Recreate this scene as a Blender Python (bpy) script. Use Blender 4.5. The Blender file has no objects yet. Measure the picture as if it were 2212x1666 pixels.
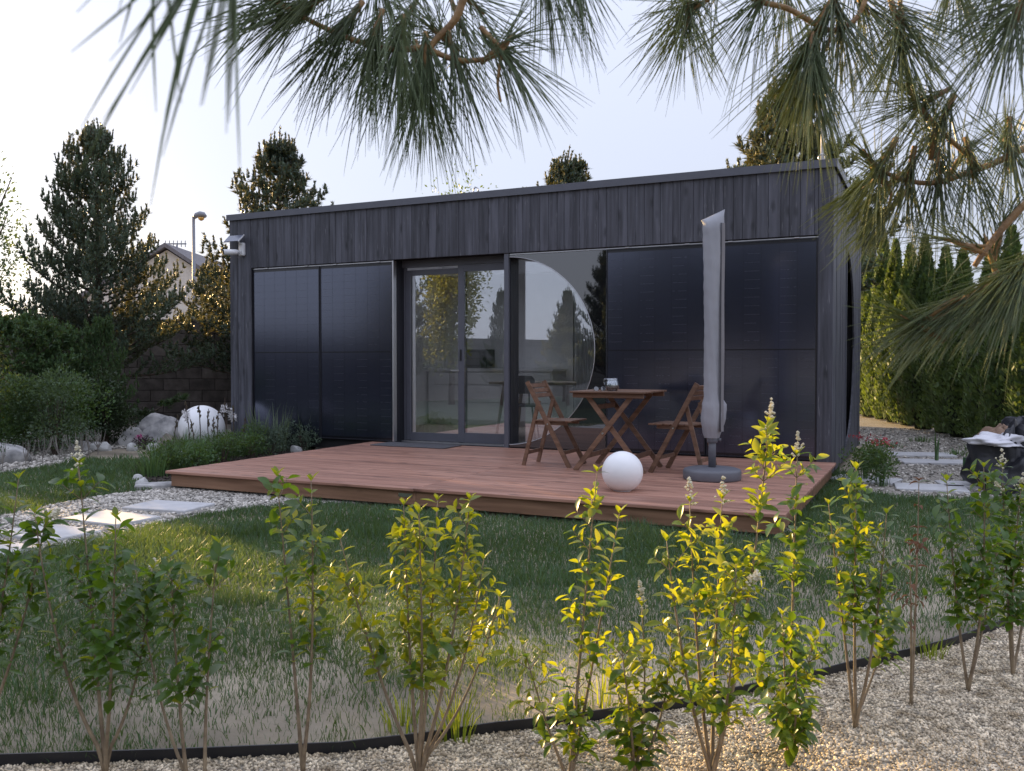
import bpy, math, random
import numpy as np
from mathutils import Vector, Matrix, Euler

# ------------------------------------------------------------------ camera
F, CX, CY, PW = 1920.0, 1106.0, 833.0, 2212.0
CAMH = 1.2
PITCH = math.atan(50.0 / F)
sc = bpy.context.scene
col = sc.collection
cd = bpy.data.cameras.new('camera')
cam = bpy.data.objects.new('camera', cd)
col.objects.link(cam)
cam.location = (0, 0, CAMH)
cam.rotation_euler = (math.pi / 2 - PITCH, 0, 0)
cd.sensor_width = 36.0
cd.lens = 36.0 * F / PW
cd.clip_start, cd.clip_end = 0.05, 2000
cd.dof.use_dof = True
cd.dof.focus_distance = 8.0
cd.dof.aperture_fstop = cd.lens / 2.3
sc.camera = cam

# ------------------------------------------------------------------ sky, sun, exposure
SUN_AZ = math.atan2(-0.64, 0.77)      # clockwise from +Y
SUN_EL = math.radians(11.0)
world = bpy.data.worlds.new('World')
sc.world = world
world.use_nodes = True
wn = world.node_tree.nodes
wl = world.node_tree.links
wn.clear()
sky = wn.new('ShaderNodeTexSky')
sky.sky_type = 'NISHITA'
sky.sun_disc = False
sky.sun_elevation = SUN_EL
sky.sun_rotation = SUN_AZ
sky.air_density = 1.0
sky.dust_density = 0.8
sky.ozone_density = 1.6
hs = wn.new('ShaderNodeHueSaturation')
hs.inputs['Saturation'].default_value = 0.62
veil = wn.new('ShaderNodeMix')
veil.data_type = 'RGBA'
veil.inputs['Factor'].default_value = 0.84     # thin high veil of cloud, brightened strongly overhead to lift the shade
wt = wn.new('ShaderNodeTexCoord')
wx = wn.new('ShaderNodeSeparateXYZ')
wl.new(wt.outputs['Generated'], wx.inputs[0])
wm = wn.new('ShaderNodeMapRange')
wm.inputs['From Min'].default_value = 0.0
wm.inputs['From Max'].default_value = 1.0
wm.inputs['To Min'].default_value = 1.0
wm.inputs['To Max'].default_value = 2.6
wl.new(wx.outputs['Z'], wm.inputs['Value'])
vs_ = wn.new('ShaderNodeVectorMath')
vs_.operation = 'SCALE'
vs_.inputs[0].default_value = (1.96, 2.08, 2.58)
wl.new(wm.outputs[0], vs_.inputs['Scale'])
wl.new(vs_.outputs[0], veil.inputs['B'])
bg = wn.new('ShaderNodeBackground')
bg.inputs['Strength'].default_value = 0.10
wo = wn.new('ShaderNodeOutputWorld')
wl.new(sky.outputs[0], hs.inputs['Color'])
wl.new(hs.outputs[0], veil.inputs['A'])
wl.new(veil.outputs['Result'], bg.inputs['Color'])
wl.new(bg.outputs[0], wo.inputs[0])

sd = bpy.data.lights.new('sun', 'SUN')
sd.energy = 5.0
sd.angle = math.radians(0.6)
sd.color = (1.0, 0.67, 0.30)
sun = bpy.data.objects.new('sun', sd)
col.objects.link(sun)
_ts = Vector((math.sin(SUN_AZ) * math.cos(SUN_EL), math.cos(SUN_AZ) * math.cos(SUN_EL), math.sin(SUN_EL)))
sun.rotation_euler = _ts.to_track_quat('Z', 'Y').to_euler()
sun.location = _ts * 60

sc.view_settings.view_transform = 'Standard'
sc.view_settings.look = 'None'
sc.view_settings.gamma = 1.0
sc.view_settings.exposure = 1.46
sc.view_settings.use_curve_mapping = False
sc.render.engine = 'CYCLES'
sc.cycles.use_denoising = True
sc.cycles.max_bounces = 8
sc.cycles.transparent_max_bounces = 16
sc.cycles.caustics_reflective = False
sc.cycles.caustics_refractive = False
sc.cycles.sample_clamp_indirect = 6.0

rnd = random.Random(7)
rng = np.random.default_rng(7)

# ------------------------------------------------------------------ helpers
def ray(px, py):
    x = (px - CX) / F
    u = -(py - CY) / F
    return Vector((x, math.cos(PITCH) + math.sin(PITCH) * u, -math.sin(PITCH) + math.cos(PITCH) * u))

def gp(px, py, z=0.0):                      # pixel -> point on the level z
    r = ray(px, py)
    k = (z - CAMH) / r.z
    return Vector((r.x * k, r.y * k, z))

def at(px, py, Y):                          # pixel -> point at depth Y
    r = ray(px, py)
    k = Y / r.y
    return Vector((r.x * k, Y, CAMH + r.z * k))

P0 = Vector((3.254, 9.03, 0))
ROT = math.atan2(-0.4299, 0.9029)
MC = Matrix.Translation(P0) @ Matrix.Rotation(ROT, 4, 'Z')
def W(x, y, z=0.0):                         # cabin frame -> world
    return MC @ Vector((x, y, z))

def tag(o, label=None, cat=None, group=None, kind=None):
    if label: o['label'] = label
    if cat: o['category'] = cat
    if group: o['group'] = group
    if kind: o['kind'] = kind
    return o

def link(name, data, parent=None, loc=(0, 0, 0), rot=(0, 0, 0), scale=(1, 1, 1)):
    o = bpy.data.objects.new(name, data)
    col.objects.link(o)
    o.parent = parent
    o.location = loc
    o.rotation_euler = rot
    o.scale = scale
    return o

def empty(name, loc=(0, 0, 0), rz=0.0, scale=1.0):
    o = link(name, None, None, loc, (0, 0, rz), (scale,) * 3)
    o.empty_display_size = 0.1
    return o

def copy_tree(o, parent=None):
    c = o.copy()
    col.objects.link(c)
    c.parent = parent
    for ch in list(o.children):
        copy_tree(ch, c)
    return c

def np_mesh(name, V, T, mat=None, smooth=False, attr=None):
    """fast mesh from vertex array (n,3) and uniform face array (m,k)"""
    V = np.asarray(V, dtype=np.float32).reshape(-1, 3)
    T = np.asarray(T, dtype=np.int32)
    me = bpy.data.meshes.new(name)
    m, k = T.shape
    me.vertices.add(len(V))
    me.vertices.foreach_set('co', V.ravel())
    me.loops.add(m * k)
    me.loops.foreach_set('vertex_index', T.ravel())
    me.polygons.add(m)
    me.polygons.foreach_set('loop_start', np.arange(0, m * k, k, dtype=np.int32))
    me.polygons.foreach_set('loop_total', np.full(m, k, dtype=np.int32))
    if smooth:
        me.polygons.foreach_set('use_smooth', np.ones(m, dtype=bool))
    if attr is not None:
        a = me.attributes.new('rnd', 'FLOAT', 'POINT')
        a.data.foreach_set('value', np.asarray(attr, dtype=np.float32))
    me.update(calc_edges=True)
    if mat: me.materials.append(mat)
    return me

class MB:
    def __init__(s):
        s.v = []; s.f = []; s.sm = []
    def add(s, vs, fs, smooth=False):
        n = len(s.v)
        s.v += [tuple(v) for v in vs]
        for f in fs:
            s.f.append(tuple(i + n for i in f)); s.sm.append(smooth)
        return s
    def box(s, x0, x1, y0, y1, z0, z1, bev=0.0):
        if x0 > x1: x0, x1 = x1, x0
        if y0 > y1: y0, y1 = y1, y0
        if z0 > z1: z0, z1 = z1, z0
        if bev <= 0:
            vs = [(x, y, z) for z in (z0, z1) for y in (y0, y1) for x in (x0, x1)]
            s.add(vs, [(0, 2, 3, 1), (4, 5, 7, 6), (0, 1, 5, 4), (1, 3, 7, 5), (3, 2, 6, 7), (2, 0, 4, 6)])
            return s
        b = min(bev, (x1 - x0) / 2.01, (y1 - y0) / 2.01, (z1 - z0) / 2.01)
        # chamfered box: 24 verts
        vs = []; idx = {}
        for sx in (0, 1):
            for sy in (0, 1):
                for sz in (0, 1):
                    X = (x0, x1)[sx]; Y = (y0, y1)[sy]; Z = (z0, z1)[sz]
                    bx = b if sx == 0 else -b; by = b if sy == 0 else -b; bz = b if sz == 0 else -b
                    idx[sx, sy, sz, 'x'] = len(vs); vs.append((X, Y + by, Z + bz))
                    idx[sx, sy, sz, 'y'] = len(vs); vs.append((X + bx, Y, Z + bz))
                    idx[sx, sy, sz, 'z'] = len(vs); vs.append((X + bx, Y + by, Z))
        fs = []
        for a in (0, 1):
            q = [idx[a, 0, 0, 'x'], idx[a, 1, 0, 'x'], idx[a, 1, 1, 'x'], idx[a, 0, 1, 'x']]
            fs.append(q if a else q[::-1])
            q = [idx[0, a, 0, 'y'], idx[1, a, 0, 'y'], idx[1, a, 1, 'y'], idx[0, a, 1, 'y']]
            fs.append(q[::-1] if a else q)
            q = [idx[0, 0, a, 'z'], idx[1, 0, a, 'z'], idx[1, 1, a, 'z'], idx[0, 1, a, 'z']]
            fs.append(q if a else q[::-1])
        for a in (0, 1):
            for c in (0, 1):
                fs.append([idx[a, c, 0, 'x'], idx[a, c, 1, 'x'], idx[a, c, 1, 'y'], idx[a, c, 0, 'y']])
                fs.append([idx[a, 0, c, 'x'], idx[a, 1, c, 'x'], idx[a, 1, c, 'z'], idx[a, 0, c, 'z']])
                fs.append([idx[0, a, c, 'y'], idx[1, a, c, 'y'], idx[1, a, c, 'z'], idx[0, a, c, 'z']])
                for e in (0, 1):
                    fs.append([idx[a, c, e, 'x'], idx[a, c, e, 'y'], idx[a, c, e, 'z']])
        s.add(vs, fs)
        return s
    def bar(s, p, q, w, h, up=(0, 0, 1)):
        """rectangular bar from p to q; w across, h along up"""
        p = Vector(p); q = Vector(q); d = (q - p).normalized(); up = Vector(up)
        a = d.cross(up)
        if a.length < 1e-4: a = d.cross(Vector((1, 0, 0)))
        a.normalize(); b = a.cross(d)
        vs = []
        for c in (p, q):
            for i, j in ((-1, -1), (1, -1), (1, 1), (-1, 1)):
                vs.append(c + a * (i * w / 2) + b * (j * h / 2))
        s.add(vs, [(0, 1, 2, 3), (7, 6, 5, 4), (0, 4, 5, 1), (1, 5, 6, 2), (2, 6, 7, 3), (3, 7, 4, 0)])
        return s
    def tube(s, pts, radii, n=8, cap=True):
        pts = [Vector(p) for p in pts]
        if not hasattr(radii, '__len__'): radii = [radii] * len(pts)
        vs = []; ref = None
        for i, p in enumerate(pts):
            d = (pts[min(i + 1, len(pts) - 1)] - pts[max(i - 1, 0)])
            if d.length < 1e-9: d = Vector((0, 0, 1))
            d.normalize()
            if ref is None:
                ref = d.cross(Vector((0, 0, 1)))
                if ref.length < 1e-3: ref = Vector((1, 0, 0))
            ref = (ref - d * ref.dot(d)).normalized()
            b = d.cross(ref)
            for k in range(n):
                a = 2 * math.pi * k / n
                vs.append(p + (ref * math.cos(a) + b * math.sin(a)) * radii[i])
        fs = []
        for i in range(len(pts) - 1):
            for k in range(n):
                k2 = (k + 1) % n
                fs.append((i * n + k, i * n + k2, (i + 1) * n + k2, (i + 1) * n + k))
        s.add(vs, fs, True)
        if cap:
            m = len(s.v) - len(vs)
            s.f.append(tuple(m + k for k in range(n))[::-1]); s.sm.append(False)
            m2 = m + (len(pts) - 1) * n
            s.f.append(tuple(m2 + k for k in range(n))); s.sm.append(False)
        return s
    def lathe(s, prof, n=32, c=(0, 0, 0), smooth=True):
        vs = []
        for r, z in prof:
            for k in range(n):
                a = 2 * math.pi * k / n
                vs.append((c[0] + r * math.cos(a), c[1] + r * math.sin(a), c[2] + z))
        fs = []
        for i in range(len(prof) - 1):
            for k in range(n):
                k2 = (k + 1) % n
                fs.append((i * n + k, i * n + k2, (i + 1) * n + k2, (i + 1) * n + k))
        s.add(vs, fs, smooth)
        m = len(s.v) - len(vs)
        s.f.append(tuple(m + k for k in range(n))[::-1]); s.sm.append(False)
        m2 = m + (len(prof) - 1) * n
        s.f.append(tuple(m2 + k for k in range(n))); s.sm.append(False)
        return s
    def prism(s, poly, z0, z1):
        n = len(poly)
        a = sum(poly[i][0] * poly[(i + 1) % n][1] - poly[(i + 1) % n][0] * poly[i][1] for i in range(n))
        if a < 0: poly = poly[::-1]
        vs = [(x, y, z0) for x, y in poly] + [(x, y, z1) for x, y in poly]
        fs = [tuple(range(n))[::-1], tuple(range(n, 2 * n))]
        fs += [(i, (i + 1) % n, n + (i + 1) % n, n + i) for i in range(n)]
        s.add(vs, fs)
        return s
    def mesh(s, name, mat):
        me = bpy.data.meshes.new(name)
        me.from_pydata(s.v, [], s.f)
        me.polygons.foreach_set('use_smooth', s.sm)
        me.materials.append(mat)
        me.update()
        return me
    def build(s, name, mat, parent=None, loc=(0, 0, 0), rot=(0, 0, 0)):
        return link(name, s.mesh(name, mat), parent, loc, rot)

# ------------------------------------------------------------------ materials
def nodes(name):
    m = bpy.data.materials.new(name)
    m.use_nodes = True
    nt = m.node_tree
    return m, nt, nt.nodes['Principled BSDF'], nt.nodes['Material Output']

def N(nt, t, **kw):
    n = nt.nodes.new(t)
    for k, v in kw.items(): setattr(n, k, v)
    return n

def varied(nt, colr, var, scale, stretch=(1, 1, 1), rand=0.0, attr=0.0, col2=None, off=True, detail=5.0):
    """colour socket: col <-> col2 by noise, brightness jitter by object and by attribute"""
    tc = N(nt, 'ShaderNodeTexCoord')
    mp = N(nt, 'ShaderNodeMapping')
    mp.inputs['Scale'].default_value = stretch
    nt.links.new(tc.outputs['Object'], mp.inputs['Vector'])
    oi = N(nt, 'ShaderNodeObjectInfo')
    if off:
        mu = N(nt, 'ShaderNodeMath', operation='MULTIPLY'); mu.inputs[1].default_value = 37.0
        nt.links.new(oi.outputs['Random'], mu.inputs[0])
        cb = N(nt, 'ShaderNodeCombineXYZ')
        for i in range(3): nt.links.new(mu.outputs[0], cb.inputs[i])
        nt.links.new(cb.outputs[0], mp.inputs['Location'])
    no = N(nt, 'ShaderNodeTexNoise')
    no.inputs['Scale'].default_value = scale
    no.inputs['Detail'].default_value = detail
    nt.links.new(mp.outputs[0], no.inputs['Vector'])
    cr = N(nt, 'ShaderNodeValToRGB')
    cr.color_ramp.elements[0].position = 0.32
    cr.color_ramp.elements[1].position = 0.68
    c1 = [max(0, c * (1 - var)) for c in colr]
    c2 = [c * (1 + var) for c in (col2 or colr)]
    cr.color_ramp.elements[0].color = (*c1, 1)
    cr.color_ramp.elements[1].color = (*c2, 1)
    nt.links.new(no.outputs['Fac'], cr.inputs[0])
    out = cr.outputs[0]
    def jitter(src, amt, out):
        mr = N(nt, 'ShaderNodeMapRange')
        mr.inputs['To Min'].default_value = 1 - amt
        mr.inputs['To Max'].default_value = 1 + amt
        nt.links.new(src, mr.inputs['Value'])
        vm = N(nt, 'ShaderNodeVectorMath', operation='SCALE')
        nt.links.new(out, vm.inputs[0]); nt.links.new(mr.outputs[0], vm.inputs['Scale'])
        return vm.outputs[0]
    if rand: out = jitter(oi.outputs['Random'], rand, out)
    if attr:
        an = N(nt, 'ShaderNodeAttribute', attribute_name='rnd')
        out = jitter(an.outputs['Fac'], attr, out)
    return out, no, mp

def M(name, colr, rough=0.6, var=0.15, scale=8.0, stretch=(1, 1, 1), rand=0.0, attr=0.0, col2=None,
      spec=0.5, metal=0.0, bump=0.0, bscale=60.0, ior=None, detail=5.0):
    m, nt, p, o = nodes(name)
    c, no, mp = varied(nt, colr, var, scale, stretch, rand, attr, col2, detail=detail)
    nt.links.new(c, p.inputs['Base Color'])
    p.inputs['Roughness'].default_value = rough
    p.inputs['Specular IOR Level'].default_value = spec
    p.inputs['Metallic'].default_value = metal
    if ior: p.inputs['IOR'].default_value = ior
    if bump:
        b = N(nt, 'ShaderNodeBump'); b.inputs['Strength'].default_value = bump
        b.inputs['Distance'].default_value = 0.01
        n2 = N(nt, 'ShaderNodeTexNoise'); n2.inputs['Scale'].default_value = bscale
        n2.inputs['Detail'].default_value = 6
        nt.links.new(mp.outputs[0], n2.inputs['Vector'])
        nt.links.new(n2.outputs['Fac'], b.inputs['Height'])
        nt.links.new(b.outputs[0], p.inputs['Normal'])
    return m

def leafmat(name, colr, trans, mixf=0.4, rough=0.4, var=0.2, scale=3.0, rand=0.25, attr=0.0, spec=0.5, col2=None):
    m, nt, p, o = nodes(name)
    c, no, mp = varied(nt, colr, var, scale, rand=rand, attr=attr, col2=col2)
    nt.links.new(c, p.inputs['Base Color'])
    p.inputs['Roughness'].default_value = rough
    p.inputs['Specular IOR Level'].default_value = spec
    t = N(nt, 'ShaderNodeBsdfTranslucent')
    t.inputs['Color'].default_value = (*trans, 1)
    mx = N(nt, 'ShaderNodeMixShader'); mx.inputs[0].default_value = mixf
    nt.links.new(p.outputs[0], mx.inputs[1]); nt.links.new(t.outputs[0], mx.inputs[2])
    nt.links.new(mx.outputs[0], o.inputs['Surface'])
    return m

def glassmat(name, base=0.08, gain=1.6, tint=(0.9, 0.93, 0.93), rough=0.0):
    """thin pane: transparent + glossy by Fresnel"""
    m, nt, p, o = nodes(name)
    nt.nodes.remove(p)
    tr = N(nt, 'ShaderNodeBsdfTransparent'); tr.inputs[0].default_value = (*tint, 1)
    gl = N(nt, 'ShaderNodeBsdfGlossy'); gl.inputs['Roughness'].default_value = rough
    gl.inputs['Color'].default_value = (0.92, 0.95, 1.0, 1)
    fr = N(nt, 'ShaderNodeFresnel'); fr.inputs[0].default_value = 1.5
    ma = N(nt, 'ShaderNodeMath', operation='MULTIPLY_ADD')
    ma.inputs[1].default_value = gain; ma.inputs[2].default_value = base
    ma.use_clamp = True
    nt.links.new(fr.outputs[0], ma.inputs[0])
    mx = N(nt, 'ShaderNodeMixShader')
    nt.links.new(ma.outputs[0], mx.inputs[0])
    nt.links.new(tr.outputs[0], mx.inputs[1]); nt.links.new(gl.outputs[0], mx.inputs[2])
    nt.links.new(mx.outputs[0], o.inputs['Surface'])
    return m

def pip(x, y, poly):
    """vectorised point in polygon"""
    x = np.asarray(x); y = np.asarray(y)
    r = np.zeros(x.shape, dtype=bool)
    n = len(poly)
    for i in range(n):
        x1, y1 = poly[i][0], poly[i][1]; x2, y2 = poly[(i + 1) % n][0], poly[(i + 1) % n][1]
        c = ((y1 > y) != (y2 > y))
        with np.errstate(divide='ignore', invalid='ignore'):
            xi = (x2 - x1) * (y - y1) / (y2 - y1 + 1e-12) + x1
        r ^= c & (x < xi)
    return r

def vnoise(x, y, s, seed=0):
    g = np.random.default_rng(seed).random((64, 64))
    u = x * s + 1000.0; v = y * s + 1000.0
    i = np.floor(u).astype(int); j = np.floor(v).astype(int)
    fu = u - i; fv = v - j
    fu = fu * fu * (3 - 2 * fu); fv = fv * fv * (3 - 2 * fv)
    a = g[i % 64, j % 64]; b = g[(i + 1) % 64, j % 64]; c = g[i % 64, (j + 1) % 64]; d = g[(i + 1) % 64, (j + 1) % 64]
    return (a * (1 - fu) + b * fu) * (1 - fv) + (c * (1 - fu) + d * fu) * fv

ORD = ['first', 'second', 'third', 'fourth', 'fifth', 'sixth', 'seventh', 'eighth', 'ninth', 'tenth', 'eleventh', 'twelfth',
       'thirteenth', 'fourteenth', 'fifteenth', 'sixteenth', 'seventeenth', 'eighteenth', 'nineteenth', 'twentieth',
       'twenty-first', 'twenty-second', 'twenty-third', 'twenty-fourth', 'twenty-fifth', 'twenty-sixth', 'twenty-seventh', 'twenty-eighth']
# ------------------------------------------------------------------ ground
m_soil = M('soil', (0.22, 0.185, 0.135), 0.95, 0.25, 1.7, col2=(0.31, 0.265, 0.20), bump=0.6, bscale=25)
m_gravel = M('gravel_base', (0.20, 0.175, 0.135), 0.9, 0.35, 60, col2=(0.36, 0.32, 0.26), bump=0.8, bscale=70)
m_gravelw = M('pale_gravel_base', (0.20, 0.18, 0.15), 0.9, 0.35, 45, col2=(0.33, 0.30, 0.26), bump=0.8, bscale=60)
m_mulch = M('mulch', (0.030, 0.024, 0.02), 0.95, 0.4, 40, col2=(0.07, 0.055, 0.045), bump=1.0, bscale=50)
m_plastic = M('black_edging', (0.012, 0.012, 0.015), 0.4, 0.1)
m_slab = M('concrete_slab', (0.50, 0.50, 0.51), 0.75, 0.10, 6, bump=0.2, bscale=120)

g = MB().add([(-250, -150, 0), (250, -150, 0), (250, 400, 0), (-250, 400, 0)], [(0, 1, 2, 3)]).build('ground', m_soil)
tag(g, 'sandy bare soil of the garden showing between grass', kind='structure')

EDGE_PX = [(17.7, 1656.6), (354, 1646), (737, 1630), (914.6, 1608.8), (1070.5, 1585.7), (1208.8, 1571.6), (1304.5, 1557),
           (1474.7, 1534), (1627, 1499), (1747.6, 1474), (1847, 1447), (1960, 1422.6), (2056, 1398), (2134, 1369), (2212, 1339)]
EDGE = [Vector((-3.2, 2.5, 0))] + [gp(*p) for p in EDGE_PX]
EDGE += [Vector((3.1, 4.65, 0)), Vector((4.2, 5.6, 0)), Vector((6.0, 7.2, 0))]
def sheet(name, poly, mat, z, label):
    o = MB().add([(p[0], p[1], z) for p in poly], [tuple(range(len(poly)))]).build(name, mat)
    me = o.data
    if me.polygons[0].normal.z < 0: me.flip_normals()
    return tag(o, label, kind='structure')
BED = [(p.x, p.y) for p in EDGE] + [(9.0, 6.0), (6, 0.5), (0, -2), (-3.2, 0.0)]
sheet('gravel_bed', BED, m_gravel, 0.004, 'beige pea gravel bed under the young privet hedge')

PATH_PX = [(-140, 1290), (0, 1210), (120, 1190), (240, 1162), (330, 1136), (440, 1112), (560, 1097), (700, 1090), (860, 1090), (1000, 1098),
           (1150, 1110), (1300, 1126), (1450, 1142), (1600, 1160), (1720, 1150)]
PATH = [gp(*p) for p in PATH_PX]
PATH += [W(0.10, -3.0), W(-0.3, -2.9), W(-5.4, -2.9)]
PATH += [gp(*p) for p in [(385, 1040), (330, 1060), (240, 1070), (120, 1092), (0, 1118), (-140, 1150)]]
PATH = [(p.x, p.y) for p in PATH]
sheet('gravel_path', PATH, m_gravelw, 0.004, 'pale gravel path with stepping slabs beside the deck')

LBED_PX = [(-120, 1040), (0, 1026), (80, 1014), (147.6, 1002.6), (182, 989), (200, 977), (250, 970), (330, 968), (395, 962)]
LBED = [gp(*p) for p in LBED_PX] + [W(-8.3, 0.2), Vector((-4.6, 17.0, 0)), Vector((-12, 17, 0)), Vector((-11, 10.4, 0))]
LBED = [(p.x, p.y) for p in LBED]
sheet('rock_garden_gravel', LBED, m_gravelw, 0.005, 'pale gravel of the rock garden along the left boundary')

MBED = [gp(*p) for p in [(284, 1022), (330, 1052), (372, 1044)]] + [W(-5.6, -3.0), W(-5.6, 0.03), W(-8.25, 0.03)] + [gp(420, 972), gp(350, 985), gp(300, 1000)]
MBED = [(p.x, p.y) for p in MBED]
sheet('mulch_bed', MBED, m_mulch, 0.008, 'dark bark mulch of the flower bed beside the deck')

RBED = [W(0.35, -1.9), W(0.25, 0.2), W(0.25, 3.9)] + [Vector(v) for v in [(4.7, 13.2, 0), (4.9, 26, 0), (10.5, 26, 0), (7.7, 9.5, 0), (7.6, 6.6, 0)]]
RBED += [gp(2300, 1082), gp(2100, 1080), gp(1940, 1078), gp(1850, 1064)]
RBED = [(p.x, p.y) for p in RBED]
sheet('side_yard_gravel', RBED, m_gravelw, 0.0045, 'grey gravel yard between the cabin and the tall hedge')

m_rlawn = M('mown_lawn', (0.022, 0.042, 0.020), 0.95, 0.3, 3, col2=(0.036, 0.056, 0.03), bump=0.8, bscale=60)
sheet('side_lawn', [(-14.6, -14), (9, -14), (6, 0.3), (0, -2.1), (-3.25, -0.1), (-3.25, 2.5), (-5.6, 8.6), (-6.4, 9.6), (-11, 10.2), (-14.6, 12)], m_rlawn, 0.003, 'plain lawn beside and behind the photographer')

# black plastic lawn edging
mb = MB()
for i in range(len(EDGE) - 1):
    a = EDGE[i]; b = EDGE[i + 1]
    mb.bar((a.x, a.y, 0.012), (b.x, b.y, 0.012), 0.006, 0.055)
tag(mb.build('lawn_edging', m_plastic), 'thin black plastic lawn edging along the gravel hedge bed', 'edging')

# ------------------------------------------------------------------ pebbles
def pebbles(name, poly, n, smin, smax, mat, label, z=0.004, keep=None, seed=1, flat=0.6, octa=False):
    r = np.random.default_rng(seed)
    xs = [p[0] for p in poly]; ys = [p[1] for p in poly]
    k = 0; X = np.empty(0); Y = np.empty(0)
    while len(X) < n and k < 40:
        x = r.uniform(min(xs), max(xs), n); y = r.uniform(min(ys), max(ys), n)
        ok = pip(x, y, poly)
        if keep is not None: ok &= keep(x, y)
        X = np.concatenate([X, x[ok]]); Y = np.concatenate([Y, y[ok]]); k += 1
    X = X[:n]; Y = Y[:n]; n = len(X)
    if octa:
        B = np.array([(1, 0, 0), (-1, 0, 0), (0, 1, 0), (0, -1, 0), (0, 0, 1), (0, 0, -1)], float)
        T = np.array([(0, 2, 4), (2, 1, 4), (1, 3, 4), (3, 0, 4), (2, 0, 5), (1, 2, 5), (3, 1, 5), (0, 3, 5)])
    else:
        t = (1 + 5 ** .5) / 2
        B = np.array([(-1, t, 0), (1, t, 0), (-1, -t, 0), (1, -t, 0), (0, -1, t), (0, 1, t), (0, -1, -t), (0, 1, -t), (t, 0, -1), (t, 0, 1), (-t, 0, -1), (-t, 0, 1)]) / 1.9
        T = np.array([(0, 11, 5), (0, 5, 1), (0, 1, 7), (0, 7, 10), (0, 10, 11), (1, 5, 9), (5, 11, 4), (11, 10, 2), (10, 7, 6), (7, 1, 8),
                      (3, 9, 4), (3, 4, 2), (3, 2, 6), (3, 6, 8), (3, 8, 9), (4, 9, 5), (2, 4, 11), (6, 2, 10), (8, 6, 7), (9, 8, 1)])
    s = r.uniform(0, 1, n) ** 1.6 * (smax - smin) + smin
    V = B[None] * (1 + r.uniform(-0.28, 0.28, (n, len(B), 1)))
    V = V * (s[:, None, None] * np.stack([r.uniform(.7, 1.15, n), r.uniform(.7, 1.15, n), np.full(n, flat) * r.uniform(.7, 1.2, n)], 1)[:, None, :])
    a = r.uniform(0, 6.28, n); c, sn = np.cos(a)[:, None], np.sin(a)[:, None]
    tl = r.uniform(-.5, .5, n)[:, None]
    x0 = V[..., 0]; y0 = V[..., 1]; z0 = V[..., 2]
    z1 = z0 + tl * x0
    V = np.stack([x0 * c - y0 * sn + X[:, None], x0 * sn + y0 * c + Y[:, None], z1 + z + s[:, None] * r.uniform(.1, .55, n)[:, None]], -1)
    FT = (T[None] + (np.arange(n) * len(B))[:, None, None]).reshape(-1, 3)
    me = np_mesh(name, V, FT, mat, True, np.repeat(r.random(n), len(B)))
    return tag(link(name, me), label, kind='stuff')

m_peb = M('pebble', (0.47, 0.365, 0.235), 0.8, 0.3, 14, attr=0.55, col2=(0.60, 0.52, 0.40))
m_pebw = M('pale_pebble', (0.33, 0.31, 0.27), 0.8, 0.2, 6, attr=0.6, col2=(0.47, 0.44, 0.395))
inview = lambda x, y: (y > 1.75) & (np.abs(x) < y * 0.60 + 0.15)
pebbles('pea_gravel', BED, 95000, 0.0034, 0.0082, m_peb, 'beige pea gravel filling the hedge bed in the foreground',
        keep=lambda x, y: inview(x, y) & (y < 5.2) & (np.random.default_rng(3).random(len(x)) < np.clip(3.2 / np.maximum(y, .5), 0, 1) ** 1.2), seed=11, octa=True, flat=.75)
pebbles('path_gravel', PATH, 20000, 0.008, 0.020, m_pebw, 'white and grey gravel around the stepping slabs and deck edge',
        keep=lambda x, y: (np.abs(x) < y * 0.62 + 0.3) & (y > 4.0), seed=12, octa=False)
pebbles('rock_garden_pebbles', LBED, 9000, 0.014, 0.035, m_pebw, 'pale pebbles under the young plants at the left boundary',
        keep=lambda x, y: (np.abs(x) < y * 0.62 + 0.3) & (y < 14.5), seed=13, octa=True)
pebbles('yard_gravel', RBED, 9000, 0.010, 0.026, m_pebw, 'grey gravel spread over the side yard by the hedge',
        keep=lambda x, y: (np.abs(x) < y * 0.62 + 0.3) & (y < 16), seed=14, octa=True)
pebbles('mulch_chips', MBED, 3500, 0.012, 0.03, m_mulch, 'dark bark chips of the flower bed beside the deck', z=0.008, seed=15, octa=True, flat=.35)

# ------------------------------------------------------------------ stepping slabs
def slab(cx, cy, lx, ly, rz, label, group, z=0.035, i=0):
    o = MB().box(-lx / 2, lx / 2, -ly / 2, ly / 2, -0.03, z, 0.006).build('stepping_slab', m_slab, None, (cx, cy, 0.0), (0, 0, rz))
    return tag(o, label, 'paving slab', group)
SA = math.radians(-20)
for (a, b, c, d), lab in [(((266, 1095), (337, 1080), (470, 1086), (386, 1104)), 'pale concrete stepping slab nearest the deck corner'),
                          (((156, 1121), (227, 1102), (340, 1111), (232, 1134)), 'second pale stepping slab from the deck corner'),
                          (((18, 1152), (90, 1130), (205, 1140), (95, 1168)), 'third pale stepping slab behind the leafy hedge'),
                          (((-130, 1190), (-50, 1163), (60, 1175), (-40, 1206)), 'stepping slab cut by the left edge of the picture')]:
    P = [gp(*q, 0.035) for q in (a, b, c, d)]
    cen = sum(P, Vector()) / 4
    e = ((P[3] - P[0]) + (P[2] - P[1])) / 2
    slab(cen.x, cen.y, 0.60, 0.40, math.atan2(e.y, e.x), lab, 'stepping slabs in the gravel path')
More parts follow.
